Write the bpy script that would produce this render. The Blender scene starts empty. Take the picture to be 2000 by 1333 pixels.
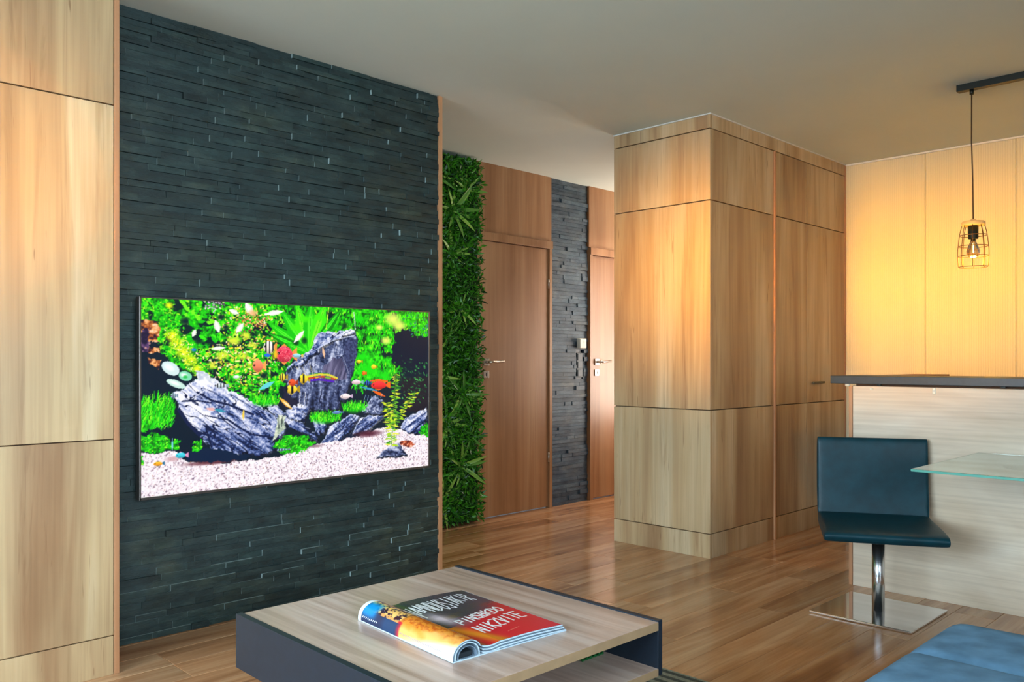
import bpy, bmesh, math, random
import numpy as np
from mathutils import Vector, Matrix
random.seed(7); NR = np.random.RandomState(11)
SC = bpy.context.scene
COL = SC.collection
R = math.radians
CAM_H, CEIL = 1.156, 2.6

# ------------------------------------------------------------------ camera
cd = bpy.data.cameras.new('camera'); cam = bpy.data.objects.new('camera', cd); COL.objects.link(cam)
cd.sensor_width = 36; cd.lens = 36 * 1650 / 2000; cd.shift_y = 38.5 / 2000; cd.clip_start = 0.02
cam.location = (0, 0, CAM_H); cam.rotation_euler = (R(90), 0, R(-45))
SC.camera = cam
# ------------------------------------------------------------------ world, lights, exposure
w = bpy.data.worlds.new('world'); SC.world = w; w.use_nodes = True
w.node_tree.nodes['Background'].inputs[0].default_value = (0.62, 0.76, 1.0, 1)
w.node_tree.nodes['Background'].inputs[1].default_value = 1.0
SC.view_settings.view_transform = 'Standard'; SC.view_settings.look = 'None'
SC.view_settings.gamma = 1; SC.view_settings.use_curve_mapping = False
SC.view_settings.exposure = 0.05
SC.cycles.max_bounces = 6; SC.cycles.diffuse_bounces = 3; SC.cycles.transmission_bounces = 5; SC.cycles.glossy_bounces = 3; SC.cycles.adaptive_threshold = 0.06; SC.cycles.adaptive_min_samples = 20
def area(name, loc, target, sx, sy, power, color, spread=180):
    l = bpy.data.lights.new(name, 'AREA'); l.shape = 'RECTANGLE'; l.size = sx; l.size_y = sy
    l.energy = power; l.color = color; l.spread = R(spread)
    o = bpy.data.objects.new(name, l); COL.objects.link(o); o.location = loc
    d = Vector(target) - Vector(loc); o.rotation_euler = d.to_track_quat('-Z', 'Y').to_euler()
    return o
# daylight through the two windows behind the camera, and an added, unseen light at the hall partition
area('daylight_side', (-2.30, 1.45, 1.35), (6, 1.45, -1.45), 3.1, 1.9, 105, (0.62, 0.84, 1.0), 100)
area('daylight_front', (-0.4, -2.50, 1.35), (-0.4, 5, -.4), 3.2, 1.9, 168, (0.63, 0.85, 1.0), 112)
area('added_hall_light', (6.78, 3.40, 1.40), (6.25, 5, 2.7), 0.95, 1.9, 84, (1.0, 0.90, 0.79))
# low evening sun: warm, nearly level light that enters through the same windows
area('evening_sun_side', (-2.25, 2.15, 1.66), (6, 2.15, 1.70), 2.0, 0.35, 13.5, (1.0, 0.43, 0.0), 15)
area('evening_sun_front', (0.55, -2.45, 1.80), (0.70, 3.2, 1.80), 0.3, 0.3, 1.7, (1.0, 0.46, 0.0), 13)

# ------------------------------------------------------------------ materials
def srgb(r, g, b):
    f = lambda c: c / 12.92 if c <= .04045 else ((c + .055) / 1.055) ** 2.4
    return (f(r / 255), f(g / 255), f(b / 255), 1)
class NT:
    def __init__(s, name):
        s.m = bpy.data.materials.new(name); s.m.use_nodes = True; s.t = s.m.node_tree
        s.b = s.t.nodes['Principled BSDF']
    def n(s, typ, **kw):
        x = s.t.nodes.new(typ)
        for k, v in kw.items():
            if k.startswith('i_'):
                key = k[2:]; x.inputs[int(key) if key.isdigit() else key.replace('_', ' ')].default_value = v
            else: setattr(x, k, v)
        return x
    def l(s, a, b): s.t.links.new(a, b)
    def ramp(s, fac, stops):
        r = s.n('ShaderNodeValToRGB'); el = r.color_ramp.elements
        while len(el) < len(stops): el.new(0.5)
        for e, (p, c) in zip(el, stops): e.position = p; e.color = c
        s.l(fac, r.inputs[0]); return r.outputs[0]
    def mix(s, a, b, fac, mode='MIX'):
        x = s.n('ShaderNodeMix', data_type='RGBA', blend_type=mode)
        for v, i in ((fac, 0), (a, 6), (b, 7)):
            if hasattr(v, 'is_output'): s.l(v, x.inputs[i])
            else: x.inputs[i].default_value = v
        return x.outputs[2]
    def bump(s, h, strength, dist=0.01):
        b = s.n('ShaderNodeBump'); b.inputs['Strength'].default_value = strength; b.inputs['Distance'].default_value = dist
        s.l(h, b.inputs['Height']); s.l(b.outputs[0], s.b.inputs['Normal'])
    def set(s, **kw):
        for k, v in kw.items(): s.b.inputs[k.replace('_', ' ')].default_value = v
def coords(nt, scale, world=False, jitter=True):
    if world: src = nt.n('ShaderNodeNewGeometry').outputs['Position']
    else: src = nt.n('ShaderNodeTexCoord').outputs['Object']
    if jitter:
        oi = nt.n('ShaderNodeObjectInfo'); mu = nt.n('ShaderNodeVectorMath', operation='SCALE', i_0=(37.0, 53.0, 71.0))
        nt.l(oi.outputs['Random'], mu.inputs['Scale'])
        ad = nt.n('ShaderNodeVectorMath', operation='ADD'); nt.l(src, ad.inputs[0]); nt.l(mu.outputs[0], ad.inputs[1]); src = ad.outputs[0]
    outs = []
    for sc in scale:
        m = nt.n('ShaderNodeVectorMath', operation='MULTIPLY'); nt.l(src, m.inputs[0]); m.inputs[1].default_value = sc
        outs.append(m.outputs[0])
    return outs
def wood(name, dark, mid, light, axis, rough=0.42, spread=5.0, along=0.35, streak=0.35, coat=0.0, vary=0.0, spec=0.5, crack=0.0):
    nt = NT(name)
    def ax(a, l): v = [a, a, a]; v[axis] = l; return tuple(v)
    c1, c2, c3, c4 = coords(nt, [ax(spread, along), ax(75, 1.3), ax(17, 0.75), ax(2.2, 1.0)])
    def noise(c, detail, dist=0.0, rough=.55):
        x = nt.n('ShaderNodeTexNoise', i_Scale=1.0, i_Detail=detail, i_Roughness=rough, i_Distortion=dist); nt.l(c, x.inputs['Vector']); return x.outputs[0]
    base = nt.ramp(noise(c1, 4, .7), [(0.30, dark), (0.50, mid), (0.68, light)])
    cloud = nt.ramp(noise(c4, 3, .4), [(0.35, (.86, .84, .82, 1)), (0.65, (1.08, 1.06, 1.04, 1))])
    base = nt.mix(base, cloud, 0.8, 'MULTIPLY')
    fine = noise(c2, 3)
    base = nt.mix(base, nt.ramp(fine, [(0.3, (.80, .76, .72, 1)), (0.6, (1.05, 1.05, 1.05, 1))]), 0.55, 'MULTIPLY')
    st = nt.ramp(noise(c3, 5, 1.1, .62), [(0.57, (1, 1, 1, 1)), (0.72, (.52, .38, .28, 1))])
    base = nt.mix(base, st, streak, 'MULTIPLY')
    if crack:
        cc, = coords(nt, [ax(80, 3.0)])
        base = nt.mix(base, nt.ramp(noise(cc, 2, .8), [(0.69, (1, 1, 1, 1)), (0.73, (.42, .30, .22, 1))]), crack, 'MULTIPLY')
    if vary:
        oi = nt.n('ShaderNodeObjectInfo')
        base = nt.mix(base, nt.ramp(oi.outputs['Random'], [(0, (1 - vary, 1 - vary * 1.1, 1 - vary * 1.2, 1)), (1, (1 + vary, 1 + vary, 1 + vary, 1))]), 1.0, 'MULTIPLY')
    nt.l(base, nt.b.inputs['Base Color'])
    nt.set(Roughness=rough, Coat_Weight=coat, Coat_Roughness=0.18); nt.b.inputs['Specular IOR Level'].default_value = spec
    nt.bump(fine, 0.10, 0.002)
    return nt.m
def plain(name, col, rough=0.5, metal=0.0, noise=0.0, nscale=30.0, bump=0.0, spec=0.5, coat=0.0):
    nt = NT(name); nt.set(Roughness=rough, Metallic=metal, Coat_Weight=coat); nt.b.inputs['Specular IOR Level'].default_value = spec
    c, = coords(nt, [(nscale,) * 3])
    x = nt.n('ShaderNodeTexNoise', i_Scale=1.0, i_Detail=4.0); nt.l(c, x.inputs['Vector'])
    k = noise
    nt.l(nt.mix(col, nt.ramp(x.outputs[0], [(0.3, (1 - k, 1 - k, 1 - k, 1)), (0.7, (1 + k, 1 + k, 1 + k, 1))]), 1.0, 'MULTIPLY'), nt.b.inputs['Base Color'])
    if bump: nt.bump(x.outputs[0], bump, 0.004)
    return nt.m
OAK = wood('oak_vertical', srgb(160, 120, 84), srgb(198, 166, 124), srgb(222, 200, 164), 2, 0.40, spread=4.2, along=0.3, streak=0.6, crack=0.7)
OAKH = wood('oak_pale_horizontal', srgb(206, 182, 154), srgb(224, 205, 182), srgb(233, 220, 202), 1, 0.45, spread=3.0, along=0.9, streak=0.22)
OAKE = wood('oak_edge', srgb(176, 120, 82), srgb(198, 140, 98), srgb(210, 156, 112), 2, 0.45)
DOORW = wood('door_walnut', srgb(146, 98, 60), srgb(165, 116, 76), srgb(178, 134, 94), 2, 0.38, spread=7.0, streak=0.2)
TABW = wood('table_ash', srgb(170, 140, 124), srgb(200, 172, 157), srgb(214, 192, 180), 1, 0.28, spread=26.0, along=1.1, streak=0.4)
FLOORW = wood('floor_plank_wood', srgb(158, 106, 68), srgb(200, 146, 102), srgb(222, 176, 134), 0, 0.17, spread=8.0, along=0.8, streak=0.65, vary=0.14, spec=0.8)
DARKGAP = plain('dark_joint', srgb(74, 50, 32), 0.8)
SUBFLOOR = plain('floor_joint', srgb(70, 44, 26), 0.8)
PAINT = plain('ceiling_paint', srgb(220, 225, 213), 0.9, noise=0.015, nscale=3.0)
WPAINT = plain('wall_paint', srgb(214, 206, 196), 0.9, noise=0.015, nscale=3.0)
CAULK = plain('white_caulk', srgb(232, 226, 214), 0.6)
BLACKP = plain('charcoal_board', srgb(20, 33, 46), 0.45, noise=0.12, nscale=60)
DARKTOP = plain('dark_counter', srgb(40, 52, 60), 0.42, noise=0.1, nscale=50)
CHROME = plain('chrome', srgb(225, 225, 228), 0.07, 1.0)
STEEL = plain('brushed_steel', srgb(205, 198, 186), 0.30, 1.0)
LEATHER = plain('black_leather', srgb(2, 50, 60), 0.42, noise=0.25, nscale=14, bump=0.4, spec=0.3)
FABRIC = plain('blue_grey_fabric', srgb(100, 138, 168), 0.95, noise=0.26, nscale=13, bump=0.25, spec=0.2)
WHITEP = plain('white_plastic', srgb(232, 226, 208), 0.45)
DARKP = plain('dark_plastic', srgb(38, 50, 56), 0.45)
BLACKM = plain('black_metal', srgb(20, 30, 28), 0.45, 0.3)
WIRE = plain('bronze_wire', srgb(92, 58, 26), 0.45, 0.6)
CAPW = plain('lamp_cap_wood', srgb(206, 180, 132), 0.6, noise=0.1, nscale=40)
CORD = plain('lamp_cord', srgb(60, 40, 22), 0.7)
PAGES = plain('page_edges', srgb(190, 208, 222), 0.7)
GREENBOX = plain('dark_green_wire', srgb(18, 92, 40), 0.5)
def stone_mat(name, c0, c1_, c2_, pale_col):
    """split slate: dark riven faces, paler colour mixed in on end and top faces"""
    nt = NT(name)
    c1, c2 = coords(nt, [(9, 9, 22), (55, 55, 150)], world=True, jitter=False)
    a = nt.n('ShaderNodeTexNoise', i_Scale=1.0, i_Detail=5.0, i_Roughness=.6); nt.l(c1, a.inputs['Vector'])
    b = nt.n('ShaderNodeTexNoise', i_Scale=1.0, i_Detail=5.0, i_Roughness=.7); nt.l(c2, b.inputs['Vector'])
    base = nt.ramp(a.outputs[0], [(0.3, c0), (0.5, c1_), (0.72, c2_)])
    base = nt.mix(base, nt.ramp(b.outputs[0], [(0.3, (.60, .60, .60, 1)), (0.58, (1.05, 1.05, 1.05, 1)), (0.76, (1.8, 1.8, 1.7, 1))]), 0.8, 'MULTIPLY')
    c3, = coords(nt, [(3.2, 3.2, 7.0)], world=True, jitter=False)
    d = nt.n('ShaderNodeTexNoise', i_Scale=1.0, i_Detail=4.0, i_Roughness=.65); nt.l(c3, d.inputs['Vector'])
    base = nt.mix(base, nt.ramp(d.outputs[0], [(0.38, (.85, 1.0, 1.04, 1)), (0.52, (1, 1, 1, 1)), (0.66, (1.55, 1.18, .92, 1))]), 0.9, 'MULTIPLY')
    oi = nt.n('ShaderNodeObjectInfo'); g = nt.n('ShaderNodeNewGeometry')
    ad = nt.n('ShaderNodeMath', operation='ADD'); nt.l(oi.outputs['Random'], ad.inputs[0]); nt.l(g.outputs['Random Per Island'], ad.inputs[1])
    fr = nt.n('ShaderNodeMath', operation='FRACT'); nt.l(ad.outputs[0], fr.inputs[0])
    base = nt.mix(base, nt.ramp(fr.outputs[0], [(0, (.70, .74, .74, 1)), (0.5, (1, 1, 1, 1)), (1, (1.35, 1.3, 1.2, 1))]), 1.0, 'MULTIPLY')
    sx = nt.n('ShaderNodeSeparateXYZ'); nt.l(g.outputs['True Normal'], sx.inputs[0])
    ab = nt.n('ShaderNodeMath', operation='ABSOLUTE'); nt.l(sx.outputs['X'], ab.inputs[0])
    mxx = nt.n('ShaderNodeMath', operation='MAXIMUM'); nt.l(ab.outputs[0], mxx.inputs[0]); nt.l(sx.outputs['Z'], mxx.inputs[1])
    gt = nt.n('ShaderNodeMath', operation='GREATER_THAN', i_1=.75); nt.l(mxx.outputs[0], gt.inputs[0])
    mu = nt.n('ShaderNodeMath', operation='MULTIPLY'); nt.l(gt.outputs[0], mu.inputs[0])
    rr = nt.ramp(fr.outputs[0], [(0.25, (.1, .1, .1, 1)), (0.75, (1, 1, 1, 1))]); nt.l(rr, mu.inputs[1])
    base = nt.mix(base, pale_col, mu.outputs[0])
    nt.l(base, nt.b.inputs['Base Color']); nt.set(Roughness=0.5); nt.b.inputs['Specular IOR Level'].default_value = .5
    nt.bump(b.outputs[0], 0.5, 0.006)
    return nt.m
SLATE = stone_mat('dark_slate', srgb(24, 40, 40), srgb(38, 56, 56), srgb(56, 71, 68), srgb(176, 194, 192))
SLATE_LIT = stone_mat('slate_hall_lit', srgb(48, 62, 76), srgb(68, 84, 98), srgb(92, 104, 114), srgb(84, 96, 106))  # same slate, with the hall's paler, bluish light put into its colours
def ribbed():
    nt = NT('ribbed_cream_panel')
    c1, c2 = coords(nt, [(0, 1, 0), (1.2, 1.2, 1.2)], world=True, jitter=False)
    wv = nt.n('ShaderNodeTexWave', wave_type='BANDS', bands_direction='Y', i_Scale=22.0, i_Distortion=0.0); nt.l(c1, wv.inputs['Vector'])
    x = nt.n('ShaderNodeTexNoise', i_Scale=1.0, i_Detail=3.0); nt.l(c2, x.inputs['Vector'])
    base = nt.ramp(x.outputs[0], [(0.3, srgb(214, 200, 164)), (0.7, srgb(226, 212, 178))])
    base = nt.mix(base, nt.ramp(wv.outputs[0], [(0.0, (.86, .84, .80, 1)), (0.35, (1, 1, 1, 1))]), 0.7, 'MULTIPLY')
    nt.l(base, nt.b.inputs['Base Color']); nt.set(Roughness=0.55); nt.bump(wv.outputs[0], 0.35, 0.004)
    return nt.m
RIB = ribbed()
def glass(name, col, rough=0.0, alpha=None):
    nt = NT(name); nt.set(Base_Color=col, Roughness=rough, IOR=1.45, Transmission_Weight=1.0); return nt.m
GLASS = glass('green_tint_glass', (0.72, 0.90, 0.84, 1)); GLASSW = glass('window_glass', (0.97, 0.99, 1, 1))
GLEDGE = plain('glass_edge', srgb(96, 168, 150), 0.12)
BULB = glass('amber_bulb_glass', (1.0, 0.80, 0.45, 1))
def emis(name, col, s):
    nt = NT(name); nt.set(Base_Color=(0, 0, 0, 1)); nt.b.inputs['Emission Color'].default_value = col; nt.b.inputs['Emission Strength'].default_value = s; return nt.m
FILAMENT = emis('lit_filament', (1.0, 0.72, 0.32, 1), 14.0)
def attr_mat(name, emission, rough):
    nt = NT(name); a = nt.n('ShaderNodeAttribute', attribute_name='print')
    if emission:
        nt.set(Base_Color=(.004, .004, .005, 1)); nt.l(a.outputs['Color'], nt.b.inputs['Emission Color']); nt.b.inputs['Emission Strength'].default_value = emission
    else: nt.l(a.outputs['Color'], nt.b.inputs['Base Color'])
    nt.set(Roughness=rough); return nt.m
SCREEN = attr_mat('screen_picture', 1.05, 0.25); COVER = attr_mat('printed_cover', 0, 0.22)
def rug_mat():
    nt = NT('striped_rug'); c1, c2 = coords(nt, [(1, 0, 0), (120, 120, 120)], world=True, jitter=False)
    wv = nt.n('ShaderNodeTexWave', wave_type='BANDS', bands_direction='X', i_Scale=7.0, i_Distortion=0.0); nt.l(c1, wv.inputs['Vector'])
    x = nt.n('ShaderNodeTexNoise', i_Scale=1.0, i_Detail=3.0); nt.l(c2, x.inputs['Vector'])
    b = nt.ramp(wv.outputs[0], [(0.35, srgb(78, 84, 80)), (0.6, srgb(150, 152, 138))])
    b = nt.mix(b, nt.ramp(x.outputs[0], [(0.3, (.7, .7, .7, 1)), (0.7, (1.2, 1.2, 1.2, 1))]), 0.8, 'MULTIPLY')
    nt.l(b, nt.b.inputs['Base Color']); nt.set(Roughness=0.95); nt.bump(x.outputs[0], .6, .006); return nt.m
RUG = rug_mat()
def leaf_mat(name, a, b):
    nt = NT(name); g = nt.n('ShaderNodeNewGeometry'); oi = nt.n('ShaderNodeObjectInfo')
    ad = nt.n('ShaderNodeMath', operation='ADD'); nt.l(oi.outputs['Random'], ad.inputs[0]); nt.l(g.outputs['Random Per Island'], ad.inputs[1])
    fr = nt.n('ShaderNodeMath', operation='FRACT'); nt.l(ad.outputs[0], fr.inputs[0])
    nt.l(nt.ramp(fr.outputs[0], [(0, a), (0.55, tuple((p + q) / 2 for p, q in zip(a, b))), (1, b)]), nt.b.inputs['Base Color'])
    nt.set(Roughness=0.4); nt.b.inputs['Subsurface Weight'].default_value = 0.0; return nt.m
LEAFS = leaf_mat('small_green_leaves', srgb(8, 52, 12), srgb(86, 168, 34)); LEAFL = leaf_mat('striped_long_leaves', srgb(44, 124, 34), srgb(168, 206, 84))
BACKG = plain('plant_panel_backing', srgb(14, 34, 14), 0.9)

# ------------------------------------------------------------------ mesh helpers
def tag(o, label=None, cat=None, group=None, kind=None):
    if label: o['label'] = label
    if cat: o['category'] = cat
    if group: o['group'] = group
    if kind: o['kind'] = kind
    return o
def empty(name, loc=(0, 0, 0), rz=0.0):
    o = bpy.data.objects.new(name, None); COL.objects.link(o); o.location = loc; o.rotation_euler[2] = rz; o.empty_display_size = .1
    return o
def link(name, me, mat, parent=None, loc=(0, 0, 0), rot=None, scale=None):
    if mat and not me.materials: me.materials.append(mat)
    o = bpy.data.objects.new(name, me); COL.objects.link(o); o.location = loc
    if rot: o.rotation_euler = rot
    if scale: o.scale = scale
    if parent: o.parent = parent
    return o
def bm_mesh(name, bm, smooth=False):
    me = bpy.data.meshes.new(name); bm.to_mesh(me); bm.free()
    if smooth:
        for p in me.polygons: p.use_smooth = True
    return me
def box(name, x0, x1, y0, y1, z0, z1, mat, parent=None, bevel=0.0, seg=2, off=(0, 0, 0), smooth=False):
    """box given in world coordinates; off = parent's world position"""
    bm = bmesh.new(); bmesh.ops.create_cube(bm, size=1)
    bmesh.ops.scale(bm, vec=(abs(x1 - x0), abs(y1 - y0), abs(z1 - z0)), verts=bm.verts)
    if bevel: bmesh.ops.bevel(bm, geom=bm.edges[:] + bm.verts[:], offset=bevel, segments=seg, affect='EDGES', profile=0.5)
    o = link(name, bm_mesh(name, bm, smooth), mat, parent, ((x0 + x1) / 2 - off[0], (y0 + y1) / 2 - off[1], (z0 + z1) / 2 - off[2]))
    return o
def cyl(name, p, q, r, mat, parent=None, r2=None, seg=20, smooth=True):
    p, q = Vector(p), Vector(q); d = q - p; bm = bmesh.new()
    bmesh.ops.create_cone(bm, cap_ends=True, segments=seg, radius1=r, radius2=r if r2 is None else r2, depth=d.length)
    me = bm_mesh(name, bm)
    if smooth:
        for f in me.polygons: f.use_smooth = len(f.vertices) == 4
    o = link(name, me, mat, parent, (p + q) / 2); o.rotation_euler = d.to_track_quat('Z', 'Y').to_euler(); return o
def tube(name, pts, r, mat, parent=None, closed=False, seg=6):
    bm = bmesh.new(); n = len(pts); rings = []; P = [Vector(p) for p in pts]
    for i in range(n):
        a = P[i - 1] if (i > 0 or closed) else P[i]; b = P[(i + 1) % n] if (i < n - 1 or closed) else P[i]
        t = (b - a).normalized(); up = Vector((0, 0, 1)) if abs(t.z) < .9 else Vector((1, 0, 0))
        s = t.cross(up).normalized(); v = s.cross(t)
        rings.append([bm.verts.new(P[i] + r * (math.cos(k * 2 * math.pi / seg) * s + math.sin(k * 2 * math.pi / seg) * v)) for k in range(seg)])
    for i in range(n if closed else n - 1):
        A, B = rings[i], rings[(i + 1) % n]
        for k in range(seg): bm.faces.new((A[k], A[(k + 1) % seg], B[(k + 1) % seg], B[k]))
    if not closed: bm.faces.new(rings[0][::-1]); bm.faces.new(rings[-1])
    return link(name, bm_mesh(name, bm, True), mat, parent)
def lathe(name, prof, mat, parent=None, loc=(0, 0, 0), seg=28):
    bm = bmesh.new(); rings = [[bm.verts.new((r * math.cos(k * 2 * math.pi / seg), r * math.sin(k * 2 * math.pi / seg), z)) for k in range(seg)] for r, z in prof]
    for A, B in zip(rings, rings[1:]):
        for k in range(seg): bm.faces.new((A[k], A[(k + 1) % seg], B[(k + 1) % seg], B[k]))
    bm.faces.new(rings[0][::-1]); bm.faces.new(rings[-1])
    return link(name, bm_mesh(name, bm, True), mat, parent, loc)
class Boxes:
    """many boxes joined in one mesh"""
    def __init__(s): s.v = []; s.f = []
    def add(s, x0, x1, y0, y1, z0, z1, jit=0.0):
        b = len(s.v)
        for x, y, z in ((x0, y0, z0), (x1, y0, z0), (x1, y1, z0), (x0, y1, z0), (x0, y0, z1), (x1, y0, z1), (x1, y1, z1), (x0, y1, z1)):
            s.v.append((x, y + (random.uniform(-jit, jit) if jit else 0), z))
        s.f += [tuple(b + i for i in q) for q in ((0, 3, 2, 1), (4, 5, 6, 7), (0, 1, 5, 4), (1, 2, 6, 5), (2, 3, 7, 6), (3, 0, 4, 7))]
    def build(s, name, mat, parent=None):
        me = bpy.data.meshes.new(name); me.from_pydata(s.v, [], s.f); return link(name, me, mat, parent)
S2 = math.sqrt(.5)
def project(x, y, z):
    t = (x + y) * S2
    if t < .05: return None
    return 1000 + 1650 * (x - y) * S2 / t, 705 - 1650 * (z - CAM_H) / t, t

# ------------------------------------------------------------------ the room shell
XL, XR, YF, YH, XE = -2.4, 6.152, -2.6, 4.52, 7.5
TVY = 3.545; TVX1 = 2.97
floor = tag(box('floor', XL, XE, YF, YH, -0.12, -0.012, SUBFLOOR), 'glossy brown wood laminate floor of long planks', 'floor', kind='structure')
fo = floor.location.copy()
PW, PL = 0.17, 1.28; rest = Boxes()
bmp = bmesh.new(); bmesh.ops.create_cube(bmp, size=1); bmesh.ops.scale(bmp, vec=(PL - .0016, PW - .0016, .012), verts=bmp.verts)
te = [e for e in bmp.edges if all(v.co.z > 0 for v in e.verts)]
bmesh.ops.bevel(bmp, geom=te, offset=.0012, segments=1, affect='EDGES')
plank_me = bm_mesh('plank', bmp)
r = 0; y = YF
while y < YH - .01:
    x = XL - random.uniform(0, PL)
    while x < XE:
        a, b = max(x, XL), min(x + PL, XE); c, d = y, min(y + PW, YH); full = (b - a > PL - .001 and d - c > PW - .001)
        vis = False
        for px in (a, (a + b) / 2, b):
            for py in (c, d):
                q = project(px, py, 0)
                if q and -60 < q[0] < 2060 and q[1] < 1370: vis = True
        if b < TVX1 and c > TVY: vis = False
        if b - a > .01:
            if vis: link('plank', plank_me, FLOORW, floor, ((a + b) / 2 - fo.x, (c + d) / 2 - fo.y, -.006 - fo.z), scale=((b - a) / PL, (d - c) / PW, 1))
            else: rest.add(a - fo.x, b - fo.x, c - fo.y, d - fo.y, -.012 - fo.z, 0 - fo.z)
        x += PL
    y += PW; r += 1
tag(rest.build('plank_rest', FLOORW, floor), kind='stuff')
tag(box('ceiling', XL, XE, YF, YH, CEIL, CEIL + .12, PAINT), 'smooth plain pale grey painted ceiling', 'ceiling', kind='structure')

def wall_with_hole(name, axis, pos, th, lo, hi, hole, label):
    """wall plane at pos on axis, thickness th outward; hole=(a0,a1,z0,z1) along the other axis"""
    m = Boxes(); a0, a1, z0, z1 = hole
    for p, q, r0, r1 in ((lo, hi, 0, z0), (lo, hi, z1, CEIL), (lo, a0, z0, z1), (a1, hi, z0, z1)):
        if axis == 0: m.add(min(pos, pos + th), max(pos, pos + th), p, q, r0, r1)
        else: m.add(p, q, min(pos, pos + th), max(pos, pos + th), r0, r1)
    return tag(m.build(name, WPAINT), label, 'wall', kind='structure')
wall_with_hole('wall_rear', 0, XL, -.12, YF, YH, (-.1, 3.0, .35, 2.35), 'painted wall with the wide side window behind the viewer')
wall_with_hole('wall_front', 1, YF, -.12, XL, XE, (-2.1, 1.3, .35, 2.35), 'painted wall with the wide front window behind the viewer')
tag(box('wall_hall_end', XE, XE + .12, 3.25, YH, 0, CEIL, WPAINT), 'painted wall closing the hall behind the wardrobe', 'wall', kind='structure')
wall_with_hole('wall_partition', 1, 3.37, -.12, XR, XE, (6.28, 7.28, .4, 2.4), 'painted partition with an added window between hall and kitchen')
def window(name, axis, pos, a0, a1, z0, z1, label):
    e = empty(name, (pos, (a0 + a1) / 2, z0) if axis == 0 else ((a0 + a1) / 2, pos, z0)); o = e.location
    tag(e, label, 'window', kind='structure')
    f = Boxes(); n = 2; b = .05
    def add(p, q, r0, r1, t):
        if axis == 0: f.add(-t, t, p - o.y, q - o.y, r0 - o.z, r1 - o.z)
        else: f.add(p - o.x, q - o.x, -t, t, r0 - o.z, r1 - o.z)
    add(a0, a1, z0, z0 + b, .03); add(a0, a1, z1 - b, z1, .03)
    for i in range(n + 1):
        c = a0 + (a1 - a0) * i / n; add(max(a0, c - b / 2 - (b / 2 if i == n else 0)), min(a1, c + b / 2 + (b / 2 if i == 0 else 0)), z0, z1, .03)
    f.build('window_frame', WHITEP, e)
    for i in range(n):
        p, q = a0 + (a1 - a0) * i / n, a0 + (a1 - a0) * (i + 1) / n
        if axis == 0: box('pane', pos - .004, pos + .004, p + b / 2, q - b / 2, z0 + b, z1 - b, GLASSW, e, off=o)
        else: box('pane', p + b / 2, q - b / 2, pos - .004, pos + .004, z0 + b, z1 - b, GLASSW, e, off=o)
window('window_1', 0, XL - .06, -.1, 3.0, .35, 2.35, 'wide side window with white frame behind the viewer')
window('window_2', 1, YF - .06, -2.1, 1.3, .35, 2.35, 'wide front window with white frame behind the viewer')
window('added_hall_window', 1, 3.31, 6.28, 7.28, .4, 2.4, 'narrow added window lighting the hall, unseen behind the wardrobe')  # unseen opening, added to light the far door and hall

# ------------------------------------------------------------------ stacked slate
def slate(parent, x0, x1, z0, z1, yface, mat, rowh, lens, hidden, limit=300, blocks=()):
    po = parent.location; items = []
    z = z0
    while z < z1 - .004:
        h = random.choice(rowh); h = min(h, z1 - z)
        if z1 - z - h < .012: h = z1 - z
        x = x0 - (random.uniform(0, .1) if x0 < x1 - .6 else 0)
        while x < x1 - .004:
            l = random.choice(lens) * random.uniform(.8, 1.2)
            b = min(x + l, x1)
            if x1 - b < .04: b = x1
            a = max(x, x0)
            if b - a > .012:
                segs = [(a, b)]
                for k in blocks:
                    if z + h > k[2] + .004 and z < k[3] - .004: segs = [q for p in segs for q in ((p[0], min(p[1], k[0])), (max(p[0], k[1]), p[1]))]
                items += [(p, q, z, z + h) for p, q in segs if q - p > .008]
            x = b
        z += h
    def area_px(it):
        a, b, c, d = it; q1 = project(a, yface, c); q2 = project(b, yface, d)
        s = abs((q2[0] - q1[0]) * 1650 * (d - c) / q1[2]); mx = ((q1[0] + q2[0]) / 2, (q1[1] + q2[1]) / 2)
        return 0 if hidden(mx[0], mx[1]) else s
    order = sorted(range(len(items)), key=lambda i: -area_px(items[i])); big = set(order[:limit])
    vs = []
    for k in range(8):
        bm = bmesh.new(); bmesh.ops.create_cube(bm, size=1)
        for v in bm.verts:
            v.co.y += random.uniform(-.10, .10) if v.co.y < 0 else 0
            v.co.x *= random.uniform(.99, 1.0); v.co.z *= random.uniform(.985, 1.0)
        vs.append(bm_mesh('brick', bm))
    rest = Boxes()
    for i, (a, b, c, d) in enumerate(items):
        dep = random.choice((.010, .012, .013, .014, .016, .019, .023)) + random.uniform(-.002, .002)
        if i in big:
            link('brick', random.choice(vs), mat, parent, ((a + b) / 2 - po.x, yface - dep / 2 + .010 - po.y, (c + d) / 2 - po.z), scale=(b - a - .001, dep, d - c - .0008))
        else: rest.add(a + .0005 - po.x, b - .0005 - po.x, yface + .010 - dep - po.y, yface + .010 - po.y, c + .0005 - po.z, d - .0005 - po.z, .0012)
    if len(items) > limit: tag(rest.build('brick_rest', mat, parent), kind='stuff')
    print('bricks', parent.name, len(items))
wl = tag(box('wall_left', -1.2, TVX1, TVY + .010, 3.72, 0, CEIL, BLACKP), 'dark slate ledger-stone feature wall behind the television', 'wall', kind='structure')
def hid_left(x, y):
    return x < 225 or y < -5 or (270 < x < 830 and 575 + (x - 270) * .05 < y < 975 - (x - 270) * .1) or y > 1207 - (x - 460) * .24 and x > 455
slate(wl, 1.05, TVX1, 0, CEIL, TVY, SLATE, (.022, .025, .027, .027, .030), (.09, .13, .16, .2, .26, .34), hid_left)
tag(box('trim_1', TVX1, TVX1 + .026, TVY - .012, 3.74, 0, CEIL, OAKE, bevel=.001), 'pinkish wooden end board edging the slate wall', 'trim', kind='structure')

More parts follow.
